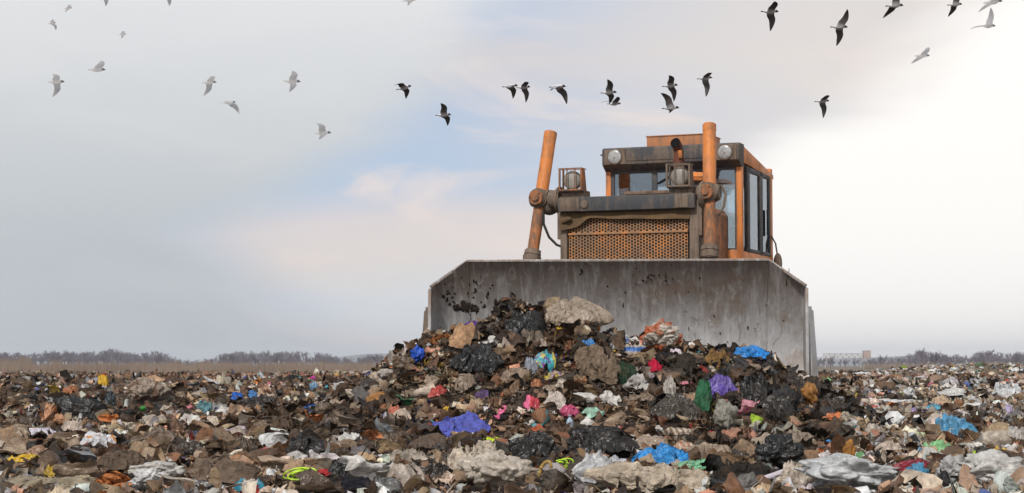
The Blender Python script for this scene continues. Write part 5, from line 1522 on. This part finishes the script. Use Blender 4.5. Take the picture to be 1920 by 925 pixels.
hill('hills', hp, 4300, 350, M['hill'])

# gantry crane far behind the right end of the blade
M['gantry'] = plain_mat('haze-paled grey steel far off', (.38, .36, .35), .8)  # far haze put into the paled steel and cabin colours
M['brick'] = plain_mat('reddish cabin', (.40, .31, .28), .85)
M['white_far'] = plain_mat('white vehicle paint', (.72, .72, .72), .5)
GD = 520; gx = lambda px: (px - 960) / FPX * GD; gz = lambda py: CAM_H + (685 - py) / FPX * GD
gan = empty('gantry_crane', (gx(1600), GD, 0)); tag(gan, 'grey lattice gantry crane with a reddish cabin behind the right end of the blade', 'crane')
X0, X1 = gx(1543) - gx(1600), gx(1618) - gx(1600); za, zb = gz(671.5), gz(663.5)
b = MB()
for y in (-.6, .6):
    for z in (za, zb): b.box(((X0 + X1) / 2, y, z), (X1 - X0, .12, .16), 0)
    nb = 14
    for i in range(nb):
        xa = X0 + (X1 - X0) * i / nb; xb = X0 + (X1 - X0) * (i + 1) / nb
        b.tube([(xa, y, za if i % 2 else zb), (xb, y, zb if i % 2 else za)], .05, 4); b.box((xa, y, (za + zb) / 2), (.07, .07, zb - za), 0)
b.build('lattice_girder', 'gantry', gan)
for x in (X0 + .8, X1 - .4):
    b = MB(); b.tube([(x - .5, -.6, 0), (x, -.6, za)], .13, 6); b.tube([(x + .5, .6, 0), (x, .6, za)], .13, 6); b.box((x, 0, .6), (.1, 1.2, .1), 0); b.build('leg', 'gantry', gan)
b = MB(); b.box((gx(1624) - gx(1600), 0, (gz(658.5) + gz(673)) / 2), (1.95, 2.0, gz(658.5) - gz(673)), .05); b.box((gx(1624) - gx(1600), 0, gz(658) ), (2.1, 2.2, .1), .02); b.build('cabin', 'brick', gan)
# ------------------------------------------------------------------ world, sun, haze
SUN_EL, SUN_AZ = R(44), R(205)       # azimuth measured clockwise from +Y (north): light comes from behind the camera, left
w = bpy.data.worlds.new('World'); scene.world = w; w.use_nodes = True
nt = w.node_tree
for n in list(nt.nodes): nt.nodes.remove(n)
out = nt.nodes.new('ShaderNodeOutputWorld'); bg = nt.nodes.new('ShaderNodeBackground'); nt.links.new(bg.outputs[0], out.inputs[0])
bg.inputs[1].default_value = .1
sky = nt.nodes.new('ShaderNodeTexSky'); sky.sky_type = 'NISHITA'; sky.sun_disc = False
sky.sun_elevation = SUN_EL; sky.sun_rotation = SUN_AZ; sky.air_density = 1.0; sky.dust_density = 2.5
dirv = nt.nodes.new('ShaderNodeTexCoord').outputs['Generated']
sep = nt.nodes.new('ShaderNodeSeparateXYZ'); nt.links.new(dirv, sep.inputs[0])
az = math_(nt, 'ARCTAN2', sep.outputs[0], sep.outputs[1]); el = math_(nt, 'ARCSINE', sep.outputs[2])
comb = nt.nodes.new('ShaderNodeCombineXYZ'); nt.links.new(az, comb.inputs[0]); nt.links.new(el, comb.inputs[1])
ae = comb.outputs[0]
def s2l(*c): return tuple(((v / 255 + .055) / 1.055) ** 2.4 if v > 10 else v / 255 / 12.92 for v in c)
cl1 = noise(nt, stretch(nt, ae, (6.5, 21, 1)), 1.0, 5, .55, .5)
n2_ = nt.nodes.new('ShaderNodeVectorMath'); n2_.operation = 'ADD'; nt.links.new(ae, n2_.inputs[0]); n2_.inputs[1].default_value = (3.1, 1.7, .4)
cl2 = noise(nt, stretch(nt, n2_.outputs[0], (3.5, 11, 1)), 1.0, 4, .5, .3)
elr = math_(nt, 'MULTIPLY', el, 4.0, clamp=True)      # 0..0.25 rad -> 0..1
elw = math_(nt, 'ADD', elr, math_(nt, 'MULTIPLY', math_(nt, 'SUBTRACT', cl2, .5), .22), clamp=True)
base = ramp(nt, elw, [(0, s2l(228, 233, 238)), (.14, s2l(229, 232, 236)), (.22, s2l(236, 226, 222)), (.29, s2l(231, 222, 223)), (.38, s2l(188, 208, 233)), (.54, s2l(192, 206, 229)), (.66, s2l(219, 215, 218)), (.80, s2l(204, 208, 220)), (1.0, s2l(188, 199, 221))])
# upper air: the physical sky shows through thin cloud
skyc = N(nt, 'ShaderNodeMix', data_type='RGBA'); skyc.inputs[0].default_value = .12
nt.links.new(base, skyc.inputs[6]);
scl = N(nt, 'ShaderNodeVectorMath', operation='SCALE'); nt.links.new(sky.outputs[0], scl.inputs[0]); scl.inputs['Scale'].default_value = .1
nt.links.new(scl.outputs[0], skyc.inputs[7])
c = skyc.outputs[2]
c = mixc(nt, math_(nt, 'MULTIPLY', smooth(nt, cl1, .48, .66), .85), c, s2l(243, 228, 220))          # warm cloud streaks
c = mixc(nt, math_(nt, 'MULTIPLY', smooth(nt, cl2, .52, .68), .55), c, s2l(188, 207, 233))          # bluer gaps
# warm side towards the right
c = mixc(nt, math_(nt, 'MULTIPLY', smooth(nt, az, -.06, .17), .8), c, s2l(233, 226, 221))
wob = math_(nt, 'MULTIPLY', math_(nt, 'SUBTRACT', cl2, .5), .14)
s1 = math_(nt, 'ADD', math_(nt, 'SUBTRACT', az, math_(nt, 'MULTIPLY', el, 1.44)), wob)
c = mixc(nt, smooth(nt, s1, -.065, .005), c, s2l(264, 261, 257))                                    # made-up bright veil carrying the white chevron graphic's tone
# made-up cloud bank carrying the grey chevron graphic's tone, paler higher up
grey = ramp(nt, elr, [(0, s2l(176, 185, 193)), (.2, s2l(186, 193, 199)), (.5, s2l(210, 214, 217)), (.8, s2l(230, 231, 233)), (1.0, s2l(232, 233, 234))])
grey = mixc(nt, math_(nt, 'MULTIPLY', smooth(nt, cl1, .45, .7), .18), grey, s2l(238, 237, 236))
m1 = smooth(nt, math_(nt, 'ADD', math_(nt, 'SUBTRACT', az, math_(nt, 'MULTIPLY', el, 1.286)), wob), -.205, -.28)
m2 = smooth(nt, math_(nt, 'ADD', math_(nt, 'ADD', az, math_(nt, 'MULTIPLY', el, 1.2)), wob), -.035, -.11)
c = mixc(nt, math_(nt, 'MAXIMUM', m1, m2), c, grey)
# high overhead, out of view: sky dimmed to cut the fill light
c = mixc(nt, smooth(nt, el, .3, .6), c, s2l(192, 197, 206))
up = N(nt, 'ShaderNodeVectorMath', operation='SCALE'); nt.links.new(c, up.inputs[0]); up.inputs['Scale'].default_value = 10.0
nt.links.new(up.outputs[0], bg.inputs[0])

sd = bpy.data.lights.new('sun', 'SUN'); sd.energy = 3.0; sd.angle = R(6); sd.color = (1, .96, .90)
sun = bpy.data.objects.new('sun', sd); COL.objects.link(sun)
dv = Vector((math.sin(SUN_AZ) * math.cos(SUN_EL), math.cos(SUN_AZ) * math.cos(SUN_EL), math.sin(SUN_EL)))
sun.rotation_euler = dv.to_track_quat('Z', 'Y').to_euler()

HAZE = .00022
if HAZE:
    bm = bmesh.new(); bmesh.ops.create_cube(bm, size=1)
    for v in bm.verts: v.co = Vector((v.co.x * 13000, v.co.y * 13000, -2.5 if v.co.z < 0 else 62))
    me = bpy.data.meshes.new('haze'); bm.to_mesh(me); bm.free()
    m, hnt, hout = newmat('thin winter haze')
    pv = N(hnt, 'ShaderNodeVolumePrincipled'); pv.inputs['Color'].default_value = (.86, .91, 1, 1); pv.inputs['Density'].default_value = HAZE
    pv.inputs['Anisotropy'].default_value = .2
    hnt.links.new(pv.outputs[0], hout.inputs['Volume'])
    hz_ = link_mesh('haze', me, m); tag(hz_, 'thin pale haze over the whole dump', 'haze', None, 'stuff')

vs = scene.view_settings
vs.view_transform = 'Standard'; vs.look = 'None'; vs.gamma = 1.0; vs.exposure = 0.0; vs.use_curve_mapping = False
scene.cycles.volume_bounces = 1; scene.cycles.max_bounces = 8; scene.cycles.transparent_max_bounces = 16
